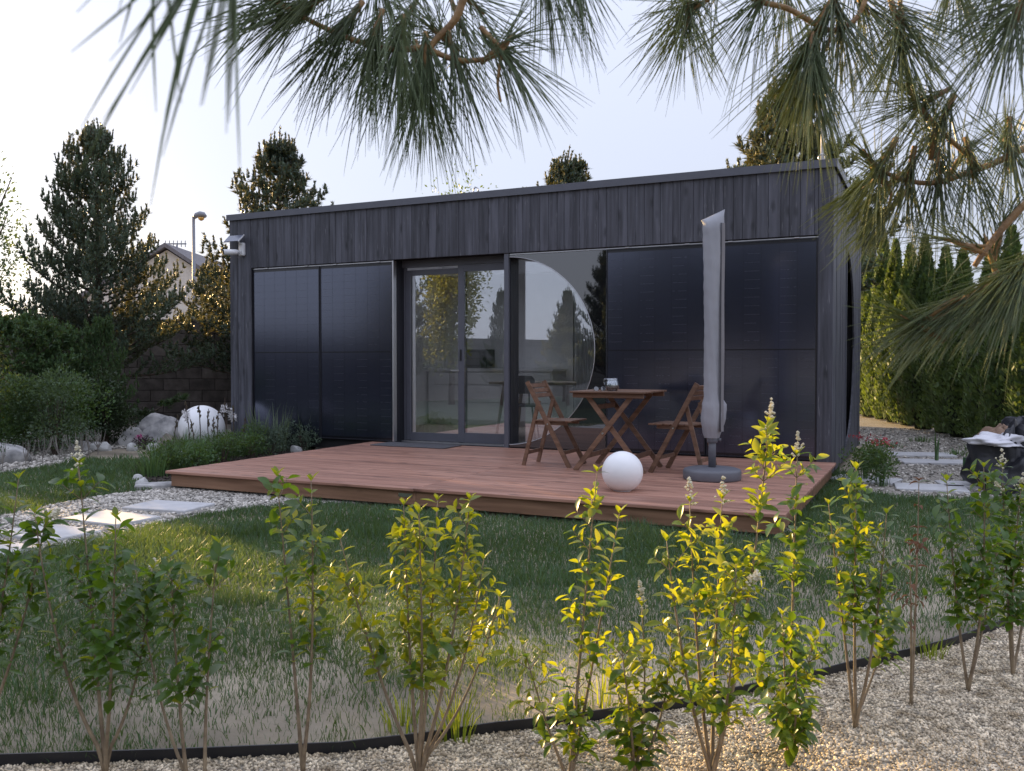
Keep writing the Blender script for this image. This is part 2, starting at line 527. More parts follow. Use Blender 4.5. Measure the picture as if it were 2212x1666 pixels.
for (px, py, lx, ly, r), lab in [((1868, 1040, 0.62, 0.42, -38), 'grey paving slab right beside the deck and cabin corner'),
                                 ((2010, 1058, 0.62, 0.42, -20), 'second grey paving slab from the cabin corner'),
                                 ((2105, 1052, 0.62, 0.42, -12), 'third grey paving slab in front of the bags'),
                                 ((2020, 1001, 0.8, 0.42, -10), 'long grey slab in the middle of the gravel yard'),
                                 ((1985, 985, 0.8, 0.42, -10), 'grey slab farthest back in the gravel yard')]:
    p = gp(px, py)
    slab(p.x, p.y, lx, ly, math.radians(r), lab, 'paving slabs in the side yard', 0.03)
# ------------------------------------------------------------------ cabin
def woodgrain(name, c1, c2, rough, rand, axis='z', spec=0.4, bump=0.35, knots=True, sc_=1.0, streak=False):
    m, nt, p, o = nodes(name)
    st = {'z': (14 * sc_, 14 * sc_, 0.9 * sc_), 'x': (0.9 * sc_, 14 * sc_, 14 * sc_)}[axis]
    c, no, mp = varied(nt, c1, 0.12, 1.6, st, rand, 0, c2, detail=7)
    out = c
    if knots:
        tc = N(nt, 'ShaderNodeTexCoord')
        m2 = N(nt, 'ShaderNodeMapping'); m2.inputs['Scale'].default_value = (8, 8, 3.2) if axis == 'z' else (3.2, 8, 8)
        nt.links.new(tc.outputs['Object'], m2.inputs['Vector'])
        nt.links.new(mp.inputs['Location'].links[0].from_socket, m2.inputs['Location'])
        vo = N(nt, 'ShaderNodeTexVoronoi'); vo.inputs['Scale'].default_value = 1.0
        nt.links.new(m2.outputs[0], vo.inputs['Vector'])
        rp = N(nt, 'ShaderNodeValToRGB')
        rp.color_ramp.elements[0].position = 0.08; rp.color_ramp.elements[0].color = (0.35, 0.35, 0.35, 1)
        rp.color_ramp.elements[1].position = 0.26; rp.color_ramp.elements[1].color = (1, 1, 1, 1)
        nt.links.new(vo.outputs['Distance'], rp.inputs[0])
        mx = N(nt, 'ShaderNodeMix', data_type='RGBA', blend_type='MULTIPLY'); mx.inputs['Factor'].default_value = 0.8
        nt.links.new(c, mx.inputs['A']); nt.links.new(rp.outputs[0], mx.inputs['B'])
        out = mx.outputs['Result']
    if streak:
        tc = N(nt, 'ShaderNodeTexCoord')
        m3 = N(nt, 'ShaderNodeMapping'); m3.inputs['Scale'].default_value = (120, 120, 5.0)
        nt.links.new(tc.outputs['Object'], m3.inputs['Vector'])
        nt.links.new(mp.inputs['Location'].links[0].from_socket, m3.inputs['Location'])
        n3 = N(nt, 'ShaderNodeTexNoise'); n3.inputs['Scale'].default_value = 1.0; n3.inputs['Detail'].default_value = 3
        nt.links.new(m3.outputs[0], n3.inputs['Vector'])
        r3 = N(nt, 'ShaderNodeValToRGB')
        r3.color_ramp.elements[0].position = 0.66; r3.color_ramp.elements[0].color = (0, 0, 0, 1)
        r3.color_ramp.elements[1].position = 0.76; r3.color_ramp.elements[1].color = (1, 1, 1, 1)
        nt.links.new(n3.outputs['Fac'], r3.inputs[0])
        mx3 = N(nt, 'ShaderNodeMix', data_type='RGBA')
        mx3.inputs['B'].default_value = (0.26, 0.26, 0.28, 1)
        nt.links.new(r3.outputs[0], mx3.inputs['Factor']); nt.links.new(out, mx3.inputs['A'])
        out = mx3.outputs['Result']
    nt.links.new(out, p.inputs['Base Color'])
    p.inputs['Roughness'].default_value = rough
    p.inputs['Specular IOR Level'].default_value = spec
    b = N(nt, 'ShaderNodeBump'); b.inputs['Strength'].default_value = bump; b.inputs['Distance'].default_value = 0.004
    nt.links.new(no.outputs['Fac'], b.inputs['Height'])
    nt.links.new(b.outputs[0], p.inputs['Normal'])
    return m

m_clad = woodgrain('charred_board', (0.046, 0.047, 0.057), (0.088, 0.090, 0.110), 0.55, 0.20, streak=True)
m_dark = M('black_backing', (0.008, 0.008, 0.010), 0.7, 0.1)
m_alu = M('anodised_aluminium', (0.55, 0.55, 0.57), 0.35, 0.05, metal=0.9)
m_frame = M('anthracite_frame', (0.095, 0.100, 0.122), 0.42, 0.06, spec=0.5)
m_reveal = woodgrain('black_reveal_board', (0.016, 0.017, 0.022), (0.026, 0.027, 0.034), 0.5, 0.2, knots=False)
m_cell = M('solar_cell', (0.010, 0.011, 0.022), 0.17, 0.08, 3, rand=0.06, ior=2.3)
m_cell.node_tree.nodes['Principled BSDF'].inputs['Specular Tint'].default_value = (0.74, 0.80, 1.0, 1)
m_back = M('solar_backsheet', (0.006, 0.006, 0.010), 0.25, 0.05, ior=1.6)
m_rib = M('ribbon', (0.085, 0.085, 0.105), 0.35, 0.3, 90)
m_pframe = M('black_panel_frame', (0.02, 0.021, 0.028), 0.35, 0.05)
m_glass = glassmat('window_glass', 0.24, 1.4, (0.95, 0.96, 0.96))
m_blackglass = M('black_mirror_glass', (0.006, 0.006, 0.008), 0.02, 0.02, ior=2.3)
m_roof = M('roof_membrane', (0.05, 0.052, 0.06), 0.7, 0.1)
m_inwall = M('interior_wall', (0.78, 0.77, 0.76), 0.9, 0.03)
m_infloor = M('interior_floor', (0.42, 0.35, 0.28), 0.6, 0.1)
m_white = M('white_laminate', (0.82, 0.82, 0.82), 0.4, 0.02)
m_black = M('black_plastic', (0.012, 0.012, 0.014), 0.4, 0.05)
m_wplastic = M('white_plastic', (0.75, 0.76, 0.78), 0.35, 0.02)
m_steel = M('steel', (0.55, 0.55, 0.57), 0.3, 0.05, metal=1.0)

LX, DP, ZR, ZO, ZB = -7.97, 3.70, 3.20, 2.50, 0.06
OX0, OX1 = -7.59, -0.148
DX0, DX1 = -5.285, -3.72          # door opening
CC, CZ, CR = -3.69, 1.335, 1.12   # half-round window

cabin = empty('cabin', P0, ROT)
tag(cabin, 'low black timber cabin with flat roof, solar facade and half-round window', 'cabin')

# boards of the front: fascia full length, posts down to the ground
r_ = random.Random(5)
x = LX
while x < -0.001:
    w = min(r_.choice([0.085, 0.095, 0.11, 0.125, 0.14]), -x)
    if -x - w < 0.05: w = -x
    x1 = x + w
    for b in (OX0, OX1):
        if x < b - 0.02 < x1 and x1 > b: x1 = b
    full = x1 <= OX0 + 1e-6 or x >= OX1 - 1e-6
    z0 = ZB if full else ZO
    y0 = r_.uniform(-0.003, 0.003)
    o = MB().box(0.001, x1 - x - 0.001, y0, 0.022, 0, ZR - z0, 0.003).build('facade_board', m_clad, cabin, (x, 0, z0))
    x = x1
# right end wall boards, cut around the half-round opening
SC, SZ, SR = 1.55, 1.38, 1.15
y = 0.024
while y < DP - 0.001:
    w = min(r_.choice([0.09, 0.11, 0.13]), DP - y)
    ya, yb = y + 0.002, y + w - 0.002
    xo = r_.uniform(-0.003, 0.003)
    def arc(yy, s):
        d = SR * SR - (yy - SC) ** 2
        return SZ + s * math.sqrt(max(d, 0))
    if yb < SC - 0.10 or ya > SC + SR:
        MB().box(-0.022, xo, ya, yb, ZB, ZR, 0.003).build('end_wall_board', m_clad, cabin)
    else:
        for s, zlim in ((1, ZR), (-1, ZB)):
            n = 5
            ys = [ya + (yb - ya) * i / n for i in range(n + 1)]
            pts = [(yy, arc(yy, s) if yy >= SC else SZ + s * SR) for yy in ys]
            poly = pts + [(yb, zlim), (ya, zlim)]
            k = len(poly)
            vs = [(-0.022, a, b) for a, b in poly] + [(xo, a, b) for a, b in poly]
            fs = [tuple(range(k)), tuple(range(k, 2 * k))[::-1]] + [(i, k + i, k + (i + 1) % k, (i + 1) % k) for i in range(k)]
            MB().add(vs, fs).build('end_wall_board', m_clad, cabin)
    y += w
# structure behind the boards
MB().box(LX, OX0 - 0.001, 0.026, 0.30, ZB, ZR - 0.02).build('wall', m_dark, cabin)
MB().box(OX0, DX0 - 0.012, 0.09, 0.30, ZB, ZO + 0.2).build('wall', m_dark, cabin)
MB().box(-2.44, OX1, 0.09, 0.30, ZB, ZO + 0.2).build('wall', m_dark, cabin)
MB().box(OX1 + 0.001, -0.024, 0.026, 0.30, ZB, ZR - 0.02).build('wall', m_dark, cabin)
MB().box(OX0, OX1, 0.026, 0.30, ZO + 0.012, ZR - 0.02).build('wall', m_dark, cabin)
MB().box(DX0 - 0.01, -2.441, 0.03, 0.30, ZB, 0.17).build('sill', m_dark, cabin)
MB().box(LX, LX + 0.2, 0.301, DP - 0.2, ZB, ZR - 0.02).build('wall', m_reveal, cabin)
MB().box(LX, -4.2, DP - 0.2, DP - 0.03, ZB, ZR - 0.02).build('wall', m_reveal, cabin)
MB().box(-0.7, -0.024, DP - 0.2, DP - 0.03, ZB, ZR - 0.02).build('wall', m_reveal, cabin)
MB().box(-4.2, -0.7, DP - 0.2, DP - 0.03, ZB, 0.35).build('wall', m_reveal, cabin)
MB().box(-4.2, -0.7, DP - 0.2, DP - 0.03, 2.5, ZR - 0.02).build('wall', m_reveal, cabin)
MB().box(-4.2, -0.7, DP - 0.14, DP - 0.12, 0.35, 2.5).build('added_rear_pane', m_glass, cabin)  # unseen rear glazing, added to light the interior
for xx in (-4.16, -3.0, -1.85, -0.75):
    MB().box(xx - 0.04, xx + 0.04, DP - 0.18, DP - 0.145, 0.35, 2.5).build('added_rear_frame', m_wplastic, cabin)
MB().box(-0.15, -0.024, 0.301, SC - 0.02, ZB, ZR - 0.02).build('wall', m_dark, cabin)
MB().box(-0.15, -0.024, SC + SR + 0.1, DP - 0.201, ZB, ZR - 0.02).build('wall', m_dark, cabin)
MB().box(-0.15, -0.024, SC - 0.02, SC + SR + 0.1, SZ + SR + 0.04, ZR - 0.02).build('wall', m_dark, cabin)
MB().box(-0.15, -0.024, SC - 0.02, SC + SR + 0.1, ZB, SZ - SR - 0.04).build('wall', m_dark, cabin)
side = MB().box(-0.125, -0.11, SC - 0.02, SC + SR + 0.1, SZ - SR - 0.04, SZ + SR + 0.04).build('end_window', m_blackglass, cabin)
MB().box(-0.02, 0.012, SC - 0.115, SC - 0.085, SZ - SR - 0.02, SZ + SR + 0.02).build('window_frame', m_frame, side)
# lining, floor and ceiling inside
MB().box(LX + 0.2, -0.15, 0.30, DP - 0.2, 0.08, 0.20).build('floor', m_infloor, cabin)
MB().box(LX + 0.2, LX + 0.22, 0.32, DP - 0.22, 0.2, 2.62).build('lining', m_inwall, cabin)
MB().box(LX + 0.22, -4.2, DP - 0.22, DP - 0.2, 0.2, 2.62).build('lining', m_inwall, cabin)
MB().box(-6.6, -6.52, 0.5, DP - 0.22, 0.2, 2.62).build('partition', m_inwall, cabin)
# roof
m_added_skyglass = glassmat('added_skylight_glass', 0.0, 1.0, (0.97, 0.97, 0.97))
KX0, KX1, KY0, KY1 = -6.45, -2.6, 0.5, 3.3      # skylight over the kitchen, unseen, put in to brighten the room
def around(x0, x1, y0, y1, z0, z1):
    return MB().box(x0, KX0, y0, y1, z0, z1).box(KX1, x1, y0, y1, z0, z1).box(KX0, KX1, y0, KY0, z0, z1).box(KX0, KX1, KY1, y1, z0, z1)
roof = around(LX - 0.02, 0.02, -0.02, DP + 0.02, ZR + 0.001, ZR + 0.045).build('roof', m_roof, cabin)
around(LX + 0.2, -0.15, 0.30, DP - 0.2, 2.62, 2.70).build('ceiling', m_inwall, cabin)
sk = MB().box(KX0 - 0.04, KX1 + 0.04, KY0 - 0.04, KY0 + 0.0, ZR + 0.046, ZR + 0.07).box(KX0 - 0.04, KX1 + 0.04, KY1, KY1 + 0.04, ZR + 0.046, ZR + 0.07).build('added_skylight', m_frame, roof)
MB().box(KX0 - 0.03, KX1 + 0.03, KY0 + 0.001, KY1 - 0.001, ZR + 0.05, ZR + 0.06).build('pane', m_added_skyglass, sk)
MB().box(KX0, KX0 + 0.02, KY0, KY1, 2.62, ZR).box(KX1 - 0.02, KX1, KY0, KY1, 2.62, ZR).box(KX0 + 0.02, KX1 - 0.02, KY0, KY0 + 0.02, 2.62, ZR).box(KX0 + 0.02, KX1 - 0.02, KY1 - 0.02, KY1, 2.62, ZR).build('added_shaft', m_inwall, sk)
MB().box(LX - 0.03, 0.03, -0.032, -0.022, ZR - 0.03, ZR + 0.052).build('flashing', m_frame, roof)
MB().box(0.022, 0.032, -0.02, DP + 0.02, ZR - 0.03, ZR + 0.052).build('flashing', m_frame, roof)
for lx, ly in [(-7.83, 0.12), (-4.15, 0.12), (-0.13, 0.12)]:
    mb = MB()
    mb.tube([(0, 0, 0), (0, 0, 0.03)], 0.012, 8)
    mb.tube([(0.033 * math.cos(a), 0, 0.06 + 0.033 * math.sin(a)) for a in [i * math.pi / 10 for i in range(21)]], 0.009, 6, False)
    mb.build('lifting_eye', m_steel, cabin, (lx, ly, ZR + 0.045))

# ---- solar panels
PWD, PHT, PZ = 1.134, 2.278, 0.195
cellm = MB().box(0.0, 0.1815, -0.0015, 0.0, 0.0, 0.0905).mesh('cell', m_cell)
def solar(x0, lab):
    p = link('solar_panel', MB().box(x0 + 0.002, x0 + PWD - 0.002, 0.034, 0.060, PZ, PZ + PHT).mesh('solar_panel', m_back), cabin)
    p['label'] = lab
    f = MB()
    f.box(x0, x0 + 0.008, 0.026, 0.062, PZ - 0.004, PZ + PHT + 0.004)
    f.box(x0 + PWD - 0.008, x0 + PWD, 0.026, 0.062, PZ - 0.004, PZ + PHT + 0.004)
    f.box(x0 + 0.008, x0 + PWD - 0.008, 0.026, 0.062, PZ + PHT - 0.006, PZ + PHT + 0.004)
    f.box(x0 + 0.008, x0 + PWD - 0.008, 0.026, 0.062, PZ - 0.004, PZ + 0.008)
    f.build('frame', m_pframe, p)
    mx, mz = 0.0145, 0.036
    rb = MB()
    for i in range(6):
        for j in range(24):
            z = PZ + mz + j * 0.0915 + (0.012 if j >= 12 else 0)
            xx = x0 + mx + i * 0.1842
            link('cell', cellm, p, (xx, 0.034, z))
            if j not in (0, 12) and ((j >= 12) == (i % 2 == 0)):
                for q in range(5):
                    if rnd.random() < 0.9:
                        xa = xx + 0.012 + q * 0.033
                        rb.box(xa, xa + 0.024, 0.0320, 0.0324, z - 0.0016, z + 0.0006)
    rb.build('ribbon', m_rib, p)
    for cx in (0.22, 0.9):
        MB().box(x0 + cx, x0 + cx + 0.05, 0.012, 0.05, PZ + PHT + 0.005, PZ + PHT + 0.02, 0.003).build('clamp', m_alu, p)
    return p
solar(-7.585, 'leftmost solar panel, reflecting the sky')
solar(-6.436, 'solar panel beside the glass door, reflecting the sky')
solar(-2.432, 'dark solar panel beside the half-round window')
solar(-1.286, 'dark solar panel at the right corner of the cabin')
MB().box(OX0, DX0 - 0.012, 0.03, 0.06, PZ + PHT + 0.007, PZ + PHT + 0.018).build('rail', m_alu, cabin)
MB().box(-3.70, OX1, 0.03, 0.06, PZ + PHT + 0.007, PZ + PHT + 0.018).build('rail', m_alu, cabin)
MB().box(DX0 - 0.018, DX0 + 0.002, 0.022, 0.09, 0.19, PZ + PHT + 0.02).build('edge_profile', m_alu, cabin)
MB().box(-6.449, -6.4385, 0.04, 0.05, 0.19, PZ + PHT).build('edge_profile', m_frame, cabin)

# ---- half-round window
n = 40
arcp = [(CC + CR * math.sin(math.pi * i / n), CZ - CR * math.cos(math.pi * i / n)) for i in range(n + 1)]
rp_ = MB()
xr = -2.44; zt, zb = PZ + PHT, PZ - 0.005
outer = []
for (a, b) in arcp:
    dx, dz = a - CC, b - CZ
    k = 1e9
    if dx > 1e-6: k = min(k, (xr - CC) / dx)
    if dz > 1e-6: k = min(k, (zt - CZ) / dz)
    if dz < -1e-6: k = min(k, (zb - CZ) / dz)
    outer.append((CC + dx * k, CZ + dz * k))
# insert the two square corners
ring_o, ring_i = [], []
for i in range(n + 1):
    ring_o.append(outer[i]); ring_i.append(arcp[i])
    if i < n:
        a, b = outer[i], outer[i + 1]
        if abs(a[1] - zb) < 1e-6 and abs(b[0] - xr) < 1e-6 and abs(b[1] - zb) > 1e-6:
            ring_o.append((xr, zb)); ring_i.append(((arcp[i][0] + arcp[i + 1][0]) / 2, (arcp[i][1] + arcp[i + 1][1]) / 2))
        if abs(a[0] - xr) < 1e-6 and abs(b[1] - zt) < 1e-6 and abs(a[1] - zt) > 1e-6:
            ring_o.append((xr, zt)); ring_i.append(((arcp[i][0] + arcp[i + 1][0]) / 2, (arcp[i][1] + arcp[i + 1][1]) / 2))
k = len(ring_o)
vs = []
for y in (0.028, 0.038):
    vs += [(a, y, b) for a, b in ring_i] + [(a, y, b) for a, b in ring_o]
fs = []
for i in range(k - 1):
    fs.append((i, i + 1, k + i + 1, k + i))
    fs.append((2 * k + i, 3 * k + i, 3 * k + i + 1, 2 * k + i + 1))
    fs.append((i, 2 * k + i, 2 * k + i + 1, i + 1))
win = MB().add(vs, fs).build('half_round_window', m_blackglass, cabin)
win['label'] = 'half-round window cut into a black mirror glass panel'
# curved reveal and bright trim
vs = []; fs = []
for a, b in arcp: vs += [(a, 0.040, b), (a, 0.30, b)]
for i in range(n): fs.append((2 * i, 2 * i + 1, 2 * i + 3, 2 * i + 2))
MB().add(vs, fs, True).build('curved_reveal', m_frame, win)
MB().tube([(a, 0.026, b) for a, b in arcp], 0.005, 5, False).build('trim', m_alu, win)
MB().box(-3.654, -2.50, 0.255, 0.262, 0.17, ZO).build('pane', m_glass, win)
MB().box(-2.47, -2.444, 0.03, 0.05, PZ, PZ + PHT).build('trim', m_alu, win)
MB().box(-3.715, -3.657, 0.012, 0.30, 0.165, ZO - 0.005).build('mullion_post', m_frame, cabin)
for i in range(3):
    MB().box(-3.656, -3.646, 0.055 + i * 0.067, 0.055 + (i + 1) * 0.067 - 0.003, 0.172, ZO - 0.006).build('reveal_board', m_reveal, cabin)
for i in range(4):
    MB().box(DX0 - 0.008, DX0 + 0.002, 0.096 + i * 0.05, 0.096 + (i + 1) * 0.05 - 0.003, 0.172, ZO - 0.002).build('reveal_board', m_reveal, cabin)

# ---- sliding door
door = MB()
ys = 0.22
door.box(DX0 + 0.003, DX1 + 0.004, ys, ys + 0.09, 2.42, ZO + 0.008)
door.box(DX0 + 0.003, DX0 + 0.03, ys + 0.045, ys + 0.09, 0.19, 2.42)
dr = door.build('sliding_door', m_frame, cabin)
MB().box(DX0 + 0.003, DX1 + 0.004, ys - 0.02, ys + 0.09, 0.172, 0.19).build('threshold', m_alu, dr)
def leaf(x0, x1, y, z0, z1, fw):
    m = MB()
    m.box(x0, x0 + fw, y, y + 0.04, z0, z1, 0.004).box(x1 - fw, x1, y, y + 0.04, z0, z1, 0.004)
    m.box(x0 + fw, x1 - fw, y + 0.001, y + 0.039, z1 - fw * 0.95, z1).box(x0 + fw, x1 - fw, y + 0.001, y + 0.039, z0, z0 + fw * 1.4)
    o = m.build('door_leaf', m_frame, dr)
    MB().box(x0 + fw, x1 - fw, y + 0.018, y + 0.024, z0 + fw * 1.4, z1 - fw * 0.95).build('pane', m_glass, o)
    return o
leaf(DX0 + 0.032, -4.37, ys + 0.046, 0.195, 2.385, 0.072)
rl = leaf(-4.46, DX1 + 0.003, ys + 0.001, 0.195, 2.415, 0.088)
MB().box(-4.428, -4.408, ys - 0.014, ys, 1.22, 1.36, 0.003).build('handle', m_black, dr)
MB().box(-4.55, -4.44, ys - 0.022, ys - 0.008, 1.085, 1.105, 0.003).build('handle', m_steel, dr)

# ---- inside the cabin
kit = empty('kitchen_cabinet', W(-5.2, 3.15, 0.2), ROT)
tag(kit, 'white kitchen base cabinet with drawers seen through the glass door', 'cabinet')
MB().box(-1.28, 0.9, -0.26, 0.3, 0.08, 0.86).build('carcass', m_white, kit)
MB().box(-1.28, 0.9, -0.22, 0.3, 0.0, 0.08).build('plinth', m_inwall, kit)
MB().box(-1.30, 0.92, -0.29, 0.3, 0.862, 0.90).build('worktop', m_white, kit)
for i in range(3):
    for z0, z1 in ((0.09, 0.36), (0.375, 0.635), (0.65, 0.835)):
        MB().box(-1.27 + i * 0.72, -0.56 + i * 0.72, -0.285, -0.262, z0, z1, 0.003).build('drawer', m_white, kit)
ov = empty('wall_oven', W(-5.75, 3.25, 1.11), ROT)
tag(ov, 'black appliance standing on the white kitchen worktop', 'appliance')
MB().box(-0.22, 0.22, -0.15, 0.15, 0.0, 0.30, 0.01).build('body', m_black, ov)
MB().box(-0.2, 0.1, -0.158, -0.151, 0.04, 0.26).build('door', m_blackglass, ov)
dt = empty('dining_table', W(-3.75, 1.45, 0.2), ROT)
tag(dt, 'pale dining table inside, behind the half-round window', 'table')
MB().box(-0.7, 0.7, -0.4, 0.4, 0.71, 0.74, 0.004).build('tabletop', m_infloor, dt)
for sx in (-1, 1):
    for sy in (-1, 1):
        MB().tube([(sx * 0.62, sy * 0.33, 0), (sx * 0.52, sy * 0.28, 0.71)], [0.018, 0.028], 10).build('leg', m_infloor, dt)
for dx, dy, rz, lab in [(-0.15, -0.35, 0.3, 'dark shell chair inside the cabin, nearest the half-round window'), (0.45, 0.5, 2.9, 'dark shell chair behind the indoor dining table')]:
    ch = empty('dining_chair', W(-3.75 + dx, 1.45 + dy * 1.5, 0.2), ROT + rz)
    tag(ch, lab, 'chair', 'dining chairs inside')
    MB().box(-0.21, 0.21, -0.2, 0.2, 0.43, 0.46, 0.01).build('seat', m_black, ch)
    m = MB()
    pts = []
    for i in range(9):
        a = -0.9 + 1.8 * i / 8
        for z in (0.60, 0.68, 0.78, 0.83):
            w = 0.22 * (1 if z < 0.8 else 0.8)
            pts.append((w * math.sin(a) * 1.1, -0.24 + 0.10 * (1 - math.cos(a)), z))
    m.add(pts + [(p[0] * 0.93, p[1] + 0.02, p[2]) for p in pts],
          [(i * 4 + j, (i + 1) * 4 + j, (i + 1) * 4 + j + 1, i * 4 + j + 1) for i in range(8) for j in range(3)] +
          [(36 + i * 4 + j + 1, 36 + (i + 1) * 4 + j + 1, 36 + (i + 1) * 4 + j, 36 + i * 4 + j) for i in range(8) for j in range(3)], True)
    m.build('backrest', m_black, ch)
    for sx in (-1, 1):
        for sy in (-1, 1):
            MB().tube([(sx * 0.2, sy * 0.2, 0), (sx * 0.15, sy * 0.15, 0.43)], 0.011, 8).build('leg', m_black, ch)
        MB().tube([(sx * 0.12, -0.2, 0.45), (sx * 0.12, -0.235, 0.66)], 0.010, 8).build('back_post', m_black, ch)
cu = MB()
pts = []
for i in range(25):
    xx = i / 24 * 0.26; yy = 0.02 * math.sin(i * 1.6)
    pts.append((xx, yy))
vs = [(a, b, 0) for a, b in pts] + [(a, b, 2.2) for a, b in pts]
cu.add(vs, [(i, i + 1, 25 + i + 1, 25 + i) for i in range(24)], True)
tag(cu.build('curtain', M('curtain_cloth', (0.7, 0.7, 0.72), 0.9, 0.05), None, W(-2.95, 0.42, 0.22), (0, 0, ROT)), 'white curtain hanging at the edge of the half-round window', 'curtain')

# ------------------------------------------------------------------ mast, security camera
mast = empty('roof_mast', W(-0.25, 1.2, ZR + 0.045), ROT)
tag(mast, 'thin white mast standing on the cabin roof at the right', 'mast')
MB().tube([(0, 0, 0), (0, 0, 1.2)], 0.018, 10).build('pole', m_wplastic, mast)
MB().lathe([(0.06, 0), (0.06, 0.01), (0.025, 0.015), (0.025, 0.06)], 16).build('foot', m_steel, mast)
MB().tube([(-0.55, 0.1, 0), (-0.55, 0.1, 0.18), (-0.55, 0.1, 0.26)], [0.014, 0.014, 0.02], 8).build('vent_pipe', m_wplastic, mast)

sca = empty('security_camera', W(-7.72, 0, 2.80), ROT)
tag(sca, 'white security camera with small solar panel on the left cabin corner', 'camera')
MB().box(-0.045, 0.045, -0.06, -0.004, -0.13, 0.05, 0.012).build('wall_bracket', m_wplastic, sca)
b = MB().tube([(0.0, -0.09, -0.085), (-0.02, -0.13, -0.088), (-0.11, -0.27, -0.098)], [0.03, 0.038, 0.038], 18).build('camera_body', m_wplastic, sca)
MB().tube([(-0.1101, -0.2701, -0.098), (-0.118, -0.283, -0.099)], [0.034, 0.030], 18).build('lens', m_black, b)
MB().tube([(0, -0.05, 0.02), (-0.03, -0.1, 0.09)], 0.012, 8).build('arm', m_wplastic, sca)
sp = MB().box(-0.16, 0.10, -0.075, 0.075, -0.006, 0.004, 0.002).build('solar_plate', m_pframe, sca, (-0.03, -0.12, 0.10), (math.radians(42), 0, 0))
MB().box(-0.155, 0.095, -0.07, 0.07, 0.0045, 0.006).build('cells', M('small_cells', (0.16, 0.17, 0.22), 0.15, 0.05), sp)
for xx in (-0.160, 0.100):
    MB().box(xx - 0.003, xx + 0.003, -0.077, 0.077, -0.006, 0.008).build('rim', m_wplastic, sp)

# ------------------------------------------------------------------ deck
m_deck = woodgrain('stained_deck', (0.28, 0.135, 0.092), (0.40, 0.215, 0.155), 0.5, 0.16, 'x', spec=0.45, bump=0.3, sc_=0.8)
m_fascia = woodgrain('deck_fascia', (0.20, 0.105, 0.060), (0.29, 0.165, 0.10), 0.6, 0.1, 'x', bump=0.3)
DZ = 0.18
deck = empty('deck', W(-2.77, -1.7, 0), ROT)
tag(deck, 'low reddish brown timber deck in front of the cabin', 'deck')
d0 = Vector((-2.77, -1.7, 0))
y = -3.42; i = 0
while y < -0.02:
    w = 0.138
    y1 = min(y + w, 0.0)
    cuts = [-5.60, -2.86 if i % 2 else -2.86, 0.05] if i else [-5.60, -2.86, 0.05]
    for a, b in zip(cuts[:-1], cuts[1:]):
        MB().box(a + 0.0015, b - 0.0015, y + 0.0035, y1 - 0.0035, -0.027, 0, 0.004).build('deck_board', m_deck, deck, (-d0.x, -d0.y, DZ + rnd.uniform(-.0012, .0012)))
    y = y1; i += 1
MB().box(-5.2, -3.72, 0.003, 0.195, -0.027, 0, 0.004).build('deck_board', m_deck, deck, (-d0.x, -d0.y, DZ - 0.012))
def dl(x0, x1, y0, y1, z0, z1, nm, mat=m_fascia):
    return MB().box(x0 - d0.x, x1 - d0.x, y0 - d0.y, y1 - d0.y, z0, z1, 0.003).build(nm, mat, deck)
dl(-5.555, -2.861, -3.385, -3.357, 0.035, DZ - 0.030, 'fascia_board')
dl(-2.859, 0.008, -3.385, -3.357, 0.035, DZ - 0.030, 'fascia_board')
dl(-5.555, -5.527, -3.356, -0.05, 0.035, DZ - 0.030, 'fascia_board')
dl(-0.02, 0.008, -3.356, -0.05, 0.035, DZ - 0.030, 'fascia_board')
for i in range(8):
    xx = -5.4 + i * 0.75
    dl(xx, xx + 0.05, -3.35, -0.06, 0.02, DZ - 0.032, 'joist', m_dark)
for (xx, yy) in [(-5.3, -3.25), (-3.9, -3.25), (-2.5, -3.25), (-1.2, -3.25), (-0.2, -3.25)]:
    dl(xx, xx + 0.12, yy, yy + 0.12, -0.02, 0.034, 'footing', m_slab)
MB().box(0, 0.13, 0, 0.006, 0, 0.03).build('repair_plate', m_steel, deck, (-3.02 - d0.x, -3.392 - d0.y, 0.10))
mat_ = MB().box(-0.52, 0.52, -0.22, 0.22, 0, 0.012, 0.004)
tag(mat_.build('doormat', M('mat_fibre', (0.10, 0.10, 0.11), 0.95, 0.35, 120, bump=0.6, bscale=200), None, W(-4.78, -0.27, DZ + 0.002), (0, 0, ROT)), 'grey doormat lying on the deck before the glass door', 'doormat')
# ------------------------------------------------------------------ furniture on the deck
m_teak = woodgrain('brown_wood', (0.125, 0.068, 0.042), (0.20, 0.115, 0.074), 0.5, 0.12, 'x', knots=False, bump=0.2)
m_screw = M('bolt', (0.6, 0.6, 0.6), 0.3, 0.05, metal=1.0)

